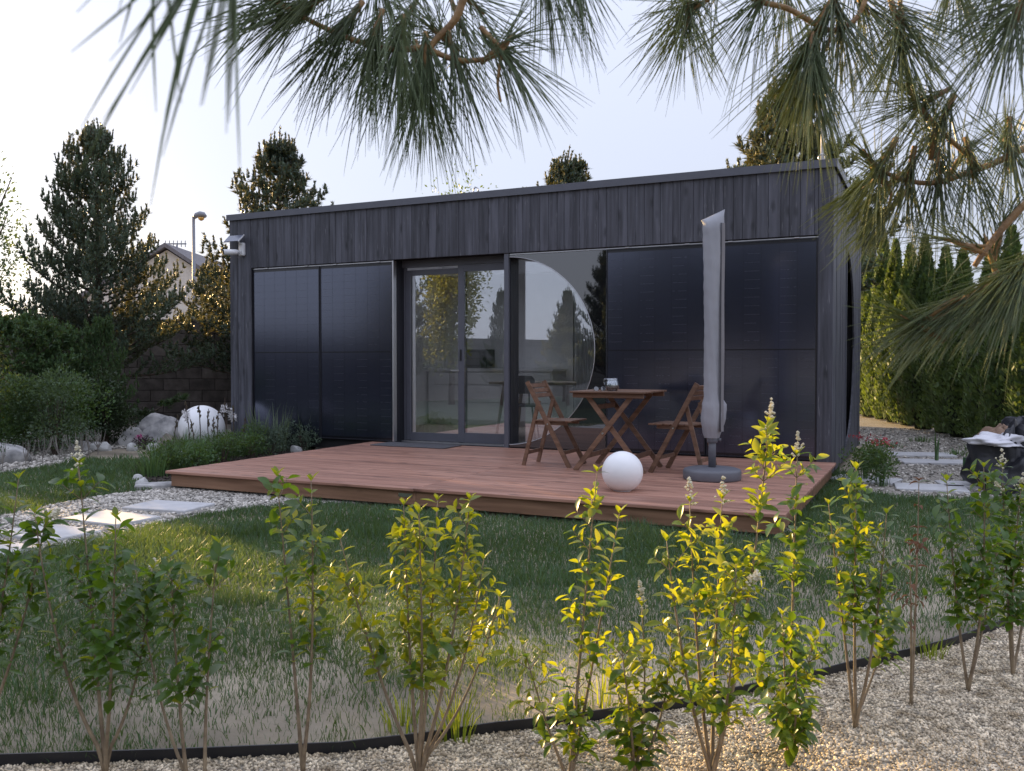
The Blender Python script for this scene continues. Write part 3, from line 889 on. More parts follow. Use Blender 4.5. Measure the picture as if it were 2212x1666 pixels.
def folding_chair(x, y, rz, lab):
    c = empty('folding_chair', W(x, y, DZ), ROT + rz)
    tag(c, lab, 'chair', 'folding chairs at the deck table')
    hw = 0.205
    for s in (-1, 1):
        MB().bar((-0.215, s * hw, 0.83), (0.235, s * hw, 0.0), 0.022, 0.042, (1, 0, 0.4)).build('back_rail', m_teak, c)
        MB().bar((-0.10, s * (hw - 0.026), 0.645), (-0.265, s * (hw - 0.026), 0.0), 0.022, 0.036, (1, 0, 0)).build('rear_leg', m_teak, c)
        MB().bar((-0.14, s * (hw - 0.05), 0.425), (0.19, s * (hw - 0.05), 0.425), 0.022, 0.034).build('seat_rail', m_teak, c)
        MB().tube([(0.008, s * (hw + 0.0115), 0.42), (0.008, s * (hw + 0.016), 0.42)], 0.008, 8).build('bolt', m_screw, c)
    for i in range(6):
        x0 = -0.16 + i * 0.070
        MB().box(x0, x0 + 0.062, -hw + 0.014 if i < 4 else -hw - 0.012, hw - 0.014 if i < 4 else hw + 0.012, 0.4425, 0.458, 0.003).build('seat_slat', m_teak, c)
    for i in range(3):
        z = 0.79 - i * 0.048
        xx = -0.215 + (0.83 - z) * 0.542
        MB().bar((xx, -hw + 0.012, z), (xx, hw - 0.012, z), 0.012, 0.040, (-0.47, 0, 0.88)).build('back_slat', m_teak, c)
    MB().bar((-0.232, -hw + 0.04, 0.13), (-0.232, hw - 0.04, 0.13), 0.016, 0.035).build('stretcher', m_teak, c)
    MB().bar((0.158, -hw + 0.012, 0.142), (0.158, hw - 0.012, 0.142), 0.016, 0.035).build('stretcher', m_teak, c)
    return c
folding_chair(-2.46, -1.40, 0.0, 'brown wooden folding chair left of the table, facing right')
folding_chair(-1.17, -1.42, math.radians(173), 'brown wooden folding chair right of the table, behind the parasol')

tb = empty('folding_table', W(-1.785, -1.43, DZ), ROT)
tag(tb, 'brown wooden folding table with crossed legs on the deck', 'table')
for i in range(9):
    y0 = -0.385 + i * 0.0858
    MB().box(-0.36, 0.36, y0, y0 + 0.079, 0.735, 0.752, 0.003).build('top_slat', m_teak, tb)
for s in (-1, 1):
    MB().box(-0.345, 0.345, s * 0.335 - 0.011, s * 0.335 + 0.011, 0.69, 0.7335, 0.004).build('top_rail', m_teak, tb)
    a = s * 0.305; b = s * 0.28
    MB().bar((0.225, a, 0.715), (-0.335, a, 0.0), 0.022, 0.045, (1, 0, 0.6)).build('leg', m_teak, tb)
    MB().bar((-0.225, b, 0.715), (0.335, b, 0.0), 0.022, 0.045, (1, 0, -0.6)).build('leg', m_teak, tb)
    for bx, bz in ((0.225, 0.712), (-0.055, 0.36)):
        MB().tube([(bx, s * 0.3165, bz), (bx, s * 0.324, bz)], 0.010, 8).build('bolt', m_screw, tb)
MB().bar((-0.14, -0.27, 0.60), (-0.14, 0.27, 0.60), 0.018, 0.045).build('stretcher', m_teak, tb)
MB().bar((-0.225, -0.29, 0.14), (-0.225, 0.29, 0.14), 0.018, 0.045).build('stretcher', m_teak, tb)
MB().bar((0.225, -0.27, 0.14), (0.225, 0.27, 0.14), 0.018, 0.045).build('stretcher', m_teak, tb)

TT = DZ + 0.754
jr = empty('glass_mug', W(-1.80, -1.60, TT), ROT)
tag(jr, 'round clear glass mug with handle standing on the deck table', 'mug')
m_jar = glassmat('jar_glass', 0.16, 2.0, (0.80, 0.83, 0.84), 0.03)
MB().lathe([(0.045, 0.0), (0.052, 0.004), (0.066, 0.03), (0.068, 0.055), (0.060, 0.085), (0.055, 0.098), (0.057, 0.115), (0.054, 0.115), (0.051, 0.098), (0.056, 0.085), (0.063, 0.055), (0.060, 0.03), (0.045, 0.012), (0.01, 0.012)], 24).build('bowl', m_jar, jr)
MB().tube([(-0.055, 0, 0.105), (-0.075, 0, 0.108), (-0.082, 0, 0.09), (-0.078, 0, 0.065), (-0.064, 0, 0.05)], 0.006, 8).build('handle', m_jar, jr)
MB().lathe([(0.04, 0.014), (0.055, 0.03), (0.058, 0.055), (0.05, 0.06)], 20).build('contents', M('clear_wax', (0.62, 0.64, 0.66), 0.3, 0.4, 60), jr)
sg = empty('sunglasses', W(-1.93, -1.58, TT), ROT + 0.5)
tag(sg, 'folded dark sunglasses lying beside the glass mug', 'sunglasses')
for s in (-1, 1):
    MB().lathe([(0.02, 0), (0.026, 0.004), (0.022, 0.010)], 14).build('lens', m_blackglass, sg, (s * 0.033, 0, 0.012), (math.radians(70), 0, 0))
    MB().tube([(s * 0.06, 0.0, 0.02), (s * 0.058, 0.06, 0.018), (-s * 0.02, 0.085, 0.006)], 0.003, 6).build('temple', m_black, sg)
MB().tube([(-0.06, 0, 0.021), (-0.01, -0.002, 0.025), (0.01, -0.002, 0.025), (0.06, 0, 0.021)], 0.004, 6).build('bridge', m_black, sg)

# ------------------------------------------------------------------ globe lamps
m_globe = M('opal_plastic', (0.88, 0.885, 0.90), 0.45, 0.015)
m_globe.node_tree.nodes['Principled BSDF'].inputs['Subsurface Weight'].default_value = 0.7
m_globe.node_tree.nodes['Principled BSDF'].inputs['Subsurface Radius'].default_value = (0.12, 0.12, 0.12)
def globe(loc, r, cut, lab, tilt=0):
    o = empty('globe_lamp', loc)
    tag(o, lab, 'globe lamp', 'white globe garden lamps')
    prof = []
    a0 = math.acos(min(1, cut / r))
    for i in range(29):
        a = a0 + (math.pi - a0) * i / 28
        prof.append((max(r * math.sin(a), 0.0005), cut - r * math.cos(a)))
    MB().lathe(prof, 48).build('shade', m_globe, o)
    MB().lathe([(r * math.sin(a0) * 0.9, -0.008), (r * math.sin(a0) * 0.92, 0.004)], 24).build('base_ring', m_wplastic, o)
    return o
p = gp(1345, 1064, DZ)
globe((p.x + 0.01, p.y + 0.10, DZ + 0.008), 0.163, 0.143, 'small white globe lamp standing on the deck before the table')
globe((-4.23, 12.1, 0.03), 0.305, 0.28, 'large white globe lamp among flowers at the left cabin corner')

# ------------------------------------------------------------------ parasol
m_pgrey = M('grey_plastic', (0.12, 0.125, 0.145), 0.5, 0.05)
m_cover = M('grey_cover', (0.30, 0.305, 0.335), 0.5, 0.08, 5, stretch=(1, 1, 0.35), spec=0.5, bump=0.9, bscale=16)
m_coverd = M('grey_cover_seam', (0.06, 0.06, 0.07), 0.6, 0.05)
pc = gp(1538, 1035, DZ)
par = empty('parasol', (pc.x, pc.y, DZ), 0)
tag(par, 'closed grey parasol in its cover on a round base', 'parasol')
MB().lathe([(0.245, 0.0), (0.250, 0.012), (0.250, 0.072), (0.243, 0.088), (0.215, 0.098), (0.06, 0.106), (0.045, 0.106)], 56).build('base', m_pgrey, par)
MB().tube([(0, 0, 0.10), (0, 0, 0.42)], 0.0325, 20).build('pole', m_pgrey, par)
MB().lathe([(0.040, 0.318), (0.046, 0.322), (0.046, 0.372), (0.040, 0.376)], 24).build('clamp', m_pgrey, par)
MB().tube([(0.04, 0, 0.345), (0.075, -0.01, 0.345)], [0.008, 0.014], 8).build('knob', m_pgrey, par)
# crumpled cover: cross-section rings
cv = []; fc = []
nz, na = 46, 28
rr = random.Random(3)
for i in range(nz + 1):
    t = i / nz
    z = 0.36 + (2.30 - 0.36) * t
    if t < 0.06: br = 0.058 + 0.03 * t / 0.06
    elif t < 0.16: br = 0.088
    else: br = 0.082 - 0.006 * math.sin(t * 5)
    for k in range(na):
        a = 2 * math.pi * k / na
        r = br * (1 + 0.06 * math.sin(3 * a + t * 4) + 0.04 * math.sin(7 * a + t * 19) + 0.025 * math.sin(t * 95 + 2 * a))
        if t < 0.28:
            r *= 1 + 0.42 * math.exp(-((t - 0.13) / 0.055) ** 2) * max(0, math.cos(a - 0.3)) ** 2
            r *= 1 + 0.10 * math.sin(9 * a + t * 30) * (1 - t / 0.28)
        sx, sy = 1.0, 0.92
        x = r * math.cos(a) * sx; y = r * math.sin(a) * sy
        if t > 0.955:
            k2 = (t - 0.955) / 0.045
            y *= 1 - 0.85 * k2
            x *= 1 + 0.16 * k2
            z2 = z + k2 * 0.03 * math.cos(a) * 1.6
        else: z2 = z
        cv.append((x, y, z2))
for i in range(nz):
    for k in range(na):
        k2 = (k + 1) % na
        fc.append((i * na + k, i * na + k2, (i + 1) * na + k2, (i + 1) * na + k))
fc.append(tuple(range(nz * na, nz * na + na)))
cvr = MB().add(cv, fc, True).build('cover', m_cover, par)
zp = [0.42 + i * 0.1 for i in range(19)]
MB().tube([(0.052, -0.072 - 0.004 * math.sin(z * 3), z) for z in zp], 0.006, 5).build('zip', m_coverd, cvr)
MB().add([(0.056 + 0.0 * z, -0.070, z) for z in zp] + [(0.088, -0.050 - 0.008 * math.sin(z * 7), z) for z in zp],
         [(i, i + 1, 20 + i, 19 + i) for i in range(18)], True).build('zip_flap', M('cover_flap', (0.20, 0.19, 0.20), 0.6, 0.06), cvr)

# ------------------------------------------------------------------ bags at the right edge
m_bagb = M('black_bag', (0.02, 0.021, 0.027), 0.45, 0.2, 5, bump=0.5, bscale=14)
m_bagw = M('white_bag', (0.62, 0.62, 0.66), 0.5, 0.08, 5, bump=0.5, bscale=14)
m_sack = M('brown_sack', (0.22, 0.145, 0.10), 0.9, 0.15, 12, bump=0.7, bscale=30)
def lump(rx, ry, rz, seed, amp=0.18, n=56, m=30, flat=0.35):
    r = random.Random(seed); ph = [(r.uniform(0, 6), r.uniform(0, 6), r.randint(2, 5), r.randint(1, 4)) for _ in range(5)]
    prof = []; vs = []; fs = []
    for i in range(m + 1):
        th = math.pi * i / m
        for k in range(n):
            a = 2 * math.pi * k / n
            d = 1 + amp * sum(math.sin(q[2] * a + q[0]) * math.sin(q[3] * th + q[1]) for q in ph) / 2
            d *= 1 + 0.25 * amp * math.sin(7 * a + 5 * th + seed) + 0.22 * amp * math.sin(11 * th - 4 * a) + 0.15 * amp * math.sin(17 * a + 3 * th)
            z = -math.cos(th)
            if z < -flat: z = -flat
            vs.append((rx * d * math.sin(th) * math.cos(a), ry * d * math.sin(th) * math.sin(a), rz * (z * d + flat)))
    for i in range(m):
        for k in range(n):
            k2 = (k + 1) % n
            fs.append((i * n + k, i * n + k2, (i + 1) * n + k2, (i + 1) * n + k))
    return MB().add(vs, fs, True)
def bag(name, px, py, Y0, rx, ry, rz, seed, mat, lab, cat, z=0.0, amp=0.18):
    p = gp(px, py, z)
    o = lump(rx, ry, rz, seed, amp).build(name, mat, None, (p.x, p.y, z), (0, 0, seed))
    return tag(o, lab, cat)
bag('garden_bag', 2190, 1062, 0, 0.34, 0.26, 0.36, 2, m_bagb, 'black plastic bag slumped on the gravel at the right edge', 'bag', 0.005, 0.32)
p = gp(2190, 1062)
o = lump(0.30, 0.18, 0.07, 5, 0.30).build('folded_sheet', m_bagw, None, (p.x - 0.12, p.y - 0.02, 0.435), (0.0, 0.05, 0.3))
tag(o, 'white folded plastic sheet lying on the black bag', 'sheet')
p2 = gp(2205, 1030)
bag('garden_bag', 2215, 1022, 0, 0.55, 0.3, 0.42, 8, m_bagb, 'dark tarpaulin heap behind the brown sack', 'bag', 0.005, 0.2)
m_ = M('green_plastic', (0.05, 0.12, 0.05), 0.4, 0.1)
o = MB().box(-0.34, 0.34, -0.2, 0.2, 0, 0.05, 0.02)
tag(lump(0.32, 0.22, 0.22, 11, 0.17).build('burlap_sack', m_sack, None, (at(2165, 990, 8.7).x, 8.7, 0.262), (0, 0, 0.4)), 'crumpled brown sack on top of the dark heap', 'sack')
crate = empty('green_crate', (at(2180, 1000, 8.7).x, 8.7, 0.0), 0.15)
tag(crate, 'low green plastic crate under the brown sack', 'crate')
for a in ((-0.33, -0.31, -0.24, 0.24), (0.31, 0.33, -0.24, 0.24)):
    MB().box(*a, 0.0, 0.25, 0.004).build('side_panel', m_, crate)
for a in ((-0.309, 0.309, -0.24, -0.22), (-0.309, 0.309, 0.22, 0.24)):
    MB().box(*a, 0.001, 0.245, 0.004).build('side_panel', m_, crate)
MB().box(-0.309, 0.309, -0.219, 0.219, 0.22, 0.255).build('lid', m_, crate)

# ------------------------------------------------------------------ boulders and edge stones
m_rock = M('granite', (0.25, 0.25, 0.255), 0.85, 0.25, 7, col2=(0.40, 0.39, 0.38), bump=0.8, bscale=22)
m_rockb = M('brown_rock', (0.14, 0.12, 0.10), 0.9, 0.3, 8, col2=(0.23, 0.20, 0.17), bump=0.9, bscale=18)
m_rockw = M('white_stone', (0.46, 0.46, 0.45), 0.8, 0.15, 9, bump=0.5, bscale=30)
def boulder(px, py, w, h, seed, mat, lab, grp, z=0.0, faces=9, dep=0.8, rz=0.0):
    """angular stone: icosphere cut by random planes"""
    import bmesh
    bm = bmesh.new()
    bmesh.ops.create_icosphere(bm, subdivisions=4, radius=1.0)
    r = random.Random(seed)
    planes = []
    for _ in range(faces):
        v = Vector((r.gauss(0, 1), r.gauss(0, 1), abs(r.gauss(0, 0.8)))).normalized()
        planes.append((v, r.uniform(0.55, 0.85)))
    for v in bm.verts:
        for nrm, d in planes:
            k = v.co.dot(nrm)
            if k > d: v.co -= nrm * (k - d) * 0.93
        v.co *= 1 + 0.012 * math.sin(v.co.x * 17 + seed) * math.sin(v.co.y * 13) * math.cos(v.co.z * 15)
    zs = [v.co.z for v in bm.verts]; xs = [v.co.x for v in bm.verts]
    for v in bm.verts:
        v.co.z = (v.co.z - min(0, -0.45)) / (max(zs) + 0.45) * h
        v.co.x *= w / (max(xs) - min(xs)); v.co.y *= w * dep / (max(xs) - min(xs))
        if v.co.z < -0.05: v.co.z = -0.05
    me = bpy.data.meshes.new('boulder'); bm.to_mesh(me); bm.free()
    me.polygons.foreach_set('use_smooth', [True] * len(me.polygons))
    try: me.set_sharp_from_angle(angle=math.radians(24))
    except Exception: pass
    me.materials.append(mat)
    p = gp(px, py)
    return tag(link('boulder' if w > 0.3 else 'edge_stone', me, None, (p.x, p.y, z), (0, 0, rz)), lab, 'boulder' if w > 0.3 else 'stone', grp)
boulder(352, 957, 0.58, 0.40, 21, m_rock, 'large pointed pale boulder left of the big globe lamp', 'boulders in the rock garden', 0, 10)
boulder(338, 950, 0.62, 0.42, 4, m_rock, 'flat-topped grey boulder rising behind the pointed one', 'boulders in the rock garden', 0, 8)
boulder(286, 964, 0.44, 0.28, 9, m_rock, 'rounded grey boulder beside the dark clipped shrub', 'boulders in the rock garden', 0, 7)
boulder(366, 966, 0.36, 0.20, 14, m_rockb, 'brown boulder in front of the pale pointed boulder', 'boulders in the rock garden', 0, 8)
boulder(12, 1000, 0.62, 0.25, 31, m_rock, 'pale flat boulder at the left edge of the picture', 'boulders in the rock garden', 0, 7)
boulder(172, 975, 0.34, 0.14, 33, m_rock, 'low pale boulder at the gravel tip by the lawn', 'boulders in the rock garden', 0, 7)
es = [(207, 974, .20), (227, 974, .20), (285, 974, .18), (330, 974, .18), (310, 1052, .15), (297, 1040, .12), (382, 1012, .13), (395, 1004, .12), (360, 1008, .11), (640, 978, .16), (690, 974, .14)]
labs = ['oval white stone at the lawn tip, left of a pair', 'oval white stone at the lawn tip, right of a pair', 'white edge stone below the rounded boulder',
        'white edge stone below the pointed boulder', 'round white stone on the dark mulch by the deck corner', 'small flat stone on the mulch left of the round white one',
        'white stone in the flowers just above the deck corner', 'second white stone in the flowers along the deck edge', 'small white stone low in the green plants by the deck corner',
        'grey stone behind the deck edge below the solar panels', 'pale stone behind the deck edge near the doormat']
for i, (px, py, w) in enumerate(es):
    boulder(px, py, w, w * 0.62, 50 + i, m_rockw, labs[i], 'small stones along the beds', 0, 5, 0.8, i)
fl = gp(345, 1055)
tag(MB().box(-0.22, 0.22, -0.11, 0.11, -0.01, 0.05, 0.012).build('flat_stone', m_rock, None, (fl.x, fl.y, 0), (0, 0, 0.35)), 'flat grey stone lying in the gravel under the deck corner', 'stone')

# ------------------------------------------------------------------ block wall along the boundary
m_block = M('dark_block', (0.090, 0.076, 0.070), 0.9, 0.25, 5, rand=0.22, col2=(0.125, 0.108, 0.10), bump=0.7, bscale=25)
m_joint = M('block_joint', (0.025, 0.022, 0.02), 0.95, 0.1)
wall = empty('block_wall', (-7, 17.2, 0))
tag(wall, 'dark brown concrete block wall behind the garden at the left', 'wall')
blockm = MB().box(0.004, 0.496, 0, 0.19, 0.004, 0.216, 0.006).mesh('block', m_block)
MB().box(-8, 10, 0.02, 0.17, 0, 1.98).build('mortar', m_joint, wall)
MB().box(-8, 10, -0.02, 0.21, 1.985, 2.03, 0.005).build('coping', m_block, wall)
for j in range(9):
    for i in range(15):
        link('block', blockm, wall, (-4.0 + i * 0.5 + (0.25 if j % 2 else 0), 0, j * 0.22))
w2 = empty('block_wall', (-15.0, 4, 0))
tag(w2, 'pale concrete block wall mirrored in the windows', 'wall')
m_blockp = M('pale_block', (0.15, 0.145, 0.135), 0.9, 0.15, 4, bump=0.6, bscale=25)
MB().box(0.02, 0.17, -12, 13.2, 0, 1.98).build('mortar', m_joint, w2)
mb = MB()
for j in range(9):
    for i in range(50):
        y0 = -12 + i * 0.5 + (0.25 if j % 2 else 0)
        mb.box(0, 0.19, y0 + 0.005, y0 + 0.495, j * 0.22 + 0.005, j * 0.22 + 0.215)
o = mb.build('blocks', m_blockp, w2); o['kind'] = 'stuff'

# ------------------------------------------------------------------ street lamp, neighbour house, antenna
m_galv = M('galvanised', (0.22, 0.23, 0.26), 0.5, 0.1, metal=0.3)
lp = at(420, 700, 30)
lampz = at(420, 468, 30).z
sl = empty('street_lamp', (lp.x, lp.y, 0))
tag(sl, 'tall street lamp with curved grey head beyond the garden', 'street lamp')
MB().tube([(0, 0, 0), (0, 0, lampz)], [0.075, 0.05], 12).build('pole', m_galv, sl)
MB().tube([(0, 0, lampz - 0.06), (0.10, 0, lampz + 0.04), (0.22, 0, lampz + 0.07), (0.34, 0, lampz + 0.05), (0.42, 0, lampz - 0.01)], [0.05, 0.09, 0.11, 0.10, 0.05], 12).build('lamp_head', m_galv, sl)
MB().lathe([(0.03, -0.11), (0.09, -0.07), (0.11, 0.0)], 16).build('lamp_bowl', M('amber_bowl', (0.55, 0.30, 0.06), 0.2, 0.1), sl, (0.26, 0, lampz - 0.03))
hx = at(352, 560, 42)
ho = empty('neighbour_house', (hx.x, 42, 0))
tag(ho, 'white gabled neighbour house half hidden behind the pines', 'house')
m_wallw = M('white_render', (0.62, 0.58, 0.53), 0.9, 0.06)
m_tile = M('grey_roof', (0.16, 0.15, 0.16), 0.8, 0.15)
zr = at(352, 540, 42).z
MB().add([(-5, 0, 0), (4.2, 0, 0), (4.2, 0, zr - 2.6), (0.2, 0, zr), (-5, 0, zr - 3.0), (-5, 8, 0), (4.2, 8, 0), (4.2, 8, zr - 2.6), (0.2, 8, zr), (-5, 8, zr - 3.0)],
         [(0, 1, 2, 3, 4), (9, 8, 7, 6, 5), (0, 5, 6, 1), (1, 6, 7, 2), (4, 9, 5, 0)]).build('wall', m_wallw, ho)
MB().add([(4.5, -0.3, zr - 2.75), (0.2, -0.3, zr + 0.1), (0.2, 8.3, zr + 0.1), (4.5, 8.3, zr - 2.75), (4.5, -0.3, zr - 2.55), (0.2, -0.3, zr + 0.3), (0.2, 8.3, zr + 0.3), (4.5, 8.3, zr - 2.55)],
         [(0, 1, 2, 3), (7, 6, 5, 4), (0, 4, 5, 1), (3, 2, 6, 7), (0, 3, 7, 4)]).build('roof', m_tile, ho)
MB().add([(-5.3, -0.3, zr - 3.15), (0.199, -0.3, zr + 0.1), (0.199, 8.3, zr + 0.1), (-5.3, 8.3, zr - 3.15), (-5.3, -0.3, zr - 2.95), (0.199, -0.3, zr + 0.3), (0.199, 8.3, zr + 0.3), (-5.3, 8.3, zr - 2.95)],
         [(3, 2, 1, 0), (4, 5, 6, 7), (1, 5, 4, 0), (7, 6, 2, 3), (4, 7, 3, 0)]).build('roof', m_tile, ho)
for wx in (-3.4, 2.0):
    f = MB().box(wx, wx + 1.1, -0.03, 0.02, 1.0, 2.3).build('window', m_wplastic, ho)
    MB().box(wx + 0.08, wx + 1.02, -0.045, -0.031, 1.08, 2.22).build('pane', m_blackglass, f)
an = at(383, 600, 43); az = at(383, 527, 43).z
ant = empty('television_antenna', (an.x, 43, 0))
tag(ant, 'television antenna on a mast above the neighbour house', 'antenna')
MB().tube([(0, 0, 3.0), (0, 0, az)], 0.045, 8).build('mast', m_galv, ant)
MB().bar((-0.6, 0, az), (0.45, 0, az), 0.05, 0.06).build('boom', m_galv, ant)
MB().bar((-0.5, 0, az - 0.5), (0.3, 0, az - 0.42), 0.04, 0.05).build('boom', m_galv, ant)
for i in range(6):
    MB().bar((-0.55 + i * 0.19, 0, az - 0.16), (-0.55 + i * 0.19, 0, az + 0.16), 0.03, 0.03).build('element', m_galv, ant)
# ------------------------------------------------------------------ grass
m_grass = leafmat('grass_blade', (0.042, 0.104, 0.048), (0.18, 0.26, 0.03), 0.32, 0.45, 0.25, 0.9, rand=0, attr=0.55, col2=(0.066, 0.122, 0.068))
FOR_DECK = [W(-5.55, -3.4), W(0.0, -3.4), W(0.0, 0.1), W(-5.55, 0.1)]
FOR_DECK = [(p.x, p.y) for p in FOR_DECK]
def edge_dist(x, y):
    d = np.full(x.shape, 99.0)
    for i in range(len(EDGE) - 1):
        ax, ay, bx, by = EDGE[i].x, EDGE[i].y, EDGE[i + 1].x, EDGE[i + 1].y
        L = (bx - ax) ** 2 + (by - ay) ** 2
        t = np.clip(((x - ax) * (bx - ax) + (y - ay) * (by - ay)) / L, 0, 1)
        d = np.minimum(d, np.hypot(x - ax - t * (bx - ax), y - ay - t * (by - ay)))
    return d
def grass(n0):
    r = np.random.default_rng(21)
    # sample more densely near the camera
    y = r.uniform(0, 1, n0) ** 1.35 * 8.4 + 2.5
    x = r.uniform(-1, 1, n0) * (y * 0.60 + 0.4)
    keep = np.ones(n0, bool)
    for poly in (BED, PATH, LBED, MBED, RBED, FOR_DECK): keep &= ~pip(x, y, poly)
    keep &= (y < 12) & ~((x > 3.6) & (y > 8.5))
    d = edge_dist(x, y)
    nz = 0.6 * vnoise(x, y, 1.3, 1) + 0.4 * vnoise(x, y, 3.7, 2)
    bare = np.clip((nz - 0.40) * 6.0, 0, 1)
    near = np.clip(1.15 - d / 1.35, 0, 1)                      # the strip along the edging is thin
    right = np.clip((x - 0.9) / 1.2, 0, 1) * np.clip((6.9 - y) / 1.5, 0, 1)
    thin = np.clip(np.maximum(near * 1.0, right * 0.75), 0, 1)
    dens = 1 - thin * (1 - 0.10 - 0.55 * (1 - bare) * (1 - 0.5 * thin))
    keep &= r.random(n0) < dens
    x = x[keep]; y = y[keep]; d = d[keep]; thin = thin[keep]; n = len(x)
    tall = 0.028 + 0.035 * vnoise(x, y, 0.9, 5) + 0.03 * (vnoise(x, y, 2.3, 6) > 0.72)
    h = tall * r.uniform(0.55, 1.35, n) * (1 - 0.45 * thin)
    w = (0.0005 + 0.00036 * y) * r.uniform(0.6, 1.3, n)
    a = r.uniform(0, 6.283, n); lean = r.uniform(0.1, 0.9, n) * h; la = r.uniform(0, 6.283, n)
    lx, ly = lean * np.cos(la), lean * np.sin(la)
    wx, wy = w * np.cos(a), w * np.sin(a)
    z0 = np.zeros(n)
    V = np.stack([np.stack([x - wx, y - wy, z0], -1), np.stack([x + wx, y + wy, z0], -1),
                  np.stack([x + wx * .8 + lx * .4, y + wy * .8 + ly * .4, h * .6], -1), np.stack([x - wx * .8 + lx * .4, y - wy * .8 + ly * .4, h * .6], -1),
                  np.stack([x + lx, y + ly, h], -1)], 1)
    b = (np.arange(n) * 5)[:, None]
    T = np.concatenate([b + np.array([0, 1, 2]), b + np.array([0, 2, 3]), b + np.array([3, 2, 4])])
    cv = np.clip(r.random(n) * 0.8 + 0.2 * vnoise(x, y, 1.1, 9), 0, 1)
    me = np_mesh('lawn_grass', V, T, m_grass, False, np.repeat(cv, 5))
    tag(link('lawn_grass', me), 'short patchy green lawn grass in front of the deck', kind='stuff')
grass(380000)

def tuft(loc, n, h, spread, mat, name, lab, cat, grp=None, w=0.004, seed=0, parent=None, fall=0.5):
    r = np.random.default_rng(seed)
    a = r.uniform(0, 6.283, n); b = r.uniform(0, spread * .35, n)
    x = b * np.cos(a); y = b * np.sin(a)
    hh = h * r.uniform(0.5, 1.05, n); ln = hh * fall * r.uniform(0.1, 1, n)
    pw = a + np.pi / 2 + r.uniform(-.4, .4, n)
    ww = w * r.uniform(.7, 1.2, n)
    rows = []
    for t, f in ((0, 1), (.35, .95), (.7, .7), (1, .08)):
        cx = x + np.cos(a) * ln * t ** 2; cy = y + np.sin(a) * ln * t ** 2; cz = hh * (t - 0.12 * t * t * fall)
        rows.append(np.stack([cx - ww * f * np.cos(pw), cy - ww * f * np.sin(pw), cz], -1))
        rows.append(np.stack([cx + ww * f * np.cos(pw), cy + ww * f * np.sin(pw), cz], -1))
    V = np.stack(rows, 1)
    bb = (np.arange(n) * 8)[:, None]
    T = np.concatenate([bb + np.array(q) for q in ((0, 1, 3, 2), (2, 3, 5, 4), (4, 5, 7, 6))])
    me = np_mesh(name, V, T, mat, True, np.repeat(r.random(n), 8))
    o = link(name, me, parent, loc)
    if parent is None: tag(o, lab, cat, grp)
    return o

# ------------------------------------------------------------------ privet hedge in the foreground
m_leaf = leafmat('privet_leaf', (0.040, 0.094, 0.018), (0.24, 0.38, 0.015), 0.42, 0.30, 0.15, 20, rand=0.35, spec=0.55)
m_leafy = leafmat('young_privet_leaf', (0.125, 0.19, 0.016), (0.52, 0.54, 0.015), 0.48, 0.33, 0.12, 20, rand=0.25, spec=0.5)
m_leafb = leafmat('dry_leaf', (0.13, 0.055, 0.025), (0.25, 0.10, 0.03), 0.3, 0.6, 0.2, 20, rand=0.3)
m_stem = M('privet_stem', (0.19, 0.135, 0.085), 0.7, 0.2, 30, col2=(0.25, 0.19, 0.12))
m_flower = leafmat('cream_flower', (0.78, 0.74, 0.58), (0.6, 0.55, 0.40), 0.3, 0.7, 0.1, 30, rand=0.1)

def leaf_mesh(name, L, Wd, curl, mat, fold=0.25):
    vs = []; fs = []
    prof = [(0, .05), (.12, .42), (.3, .9), (.5, 1.0), (.7, .82), (.88, .42), (1, .02)]
    for t, w in prof:
        z = -curl * L * t * t + 0.03 * L * math.sin(t * 3.1)
        x = L * (t + 0.06)
        hw = Wd / 2 * w
        vs += [(x, -hw, z + hw * fold), (x, 0, z), (x, hw, z + hw * fold)]
    vs.append((0, 0, 0.0))
    k = len(vs) - 1
    for i in range(len(prof) - 1):
        a = i * 3
        fs += [(a, a + 1, a + 4, a + 3), (a + 1, a + 2, a + 5, a + 4)]
    fs.append((k, 1, 0)); fs.append((k, 2, 1))
    m = MB().add(vs, fs, True).mesh(name, mat)
    return m
LEAVES = [leaf_mesh('leaf', 0.062, 0.029, 0.22, m_leaf), leaf_mesh('leaf', 0.054, 0.027, 0.10, m_leaf, 0.3), leaf_mesh('leaf', 0.046, 0.023, 0.3, m_leaf, 0.1)]
YOUNG = [leaf_mesh('leaf', 0.052, 0.024, 0.05, m_leafy, 0.35), leaf_mesh('leaf', 0.038, 0.018, 0.1, m_leafy, 0.4)]
DRY = [leaf_mesh('leaf', 0.034, 0.015, 0.6, m_leafb, 0.8)]

def basis(dirv, up):
    x = dirv.normalized(); y = up.cross(x)
    if y.length < 1e-3: y = Vector((0, 1, 0)).cross(x)
    y.normalize(); z = x.cross(y)
    return Matrix((x, y, z)).transposed().to_euler()

def panicle(parent, p, d, r, size=0.06):
    mb = MB()
    for k in range(34):
        t = r.random()
        c = Vector(p) + d * (t * size) + Vector((r.gauss(0, 1), r.gauss(0, 1), r.gauss(0, 1))) * 0.010 * (1.1 - t)
        s = 0.0048
        mb.add([c + Vector((s, 0, 0)), c + Vector((0, s, 0)), c + Vector((-s, 0, 0)), c + Vector((0, -s, 0)), c + Vector((0, 0, s)), c - Vector((0, 0, s))],
               [(0, 1, 4), (1, 2, 4), (2, 3, 4), (3, 0, 4), (1, 0, 5), (2, 1, 5), (3, 2, 5), (0, 3, 5)])
    mb.build('flower_panicle', m_flower, parent)

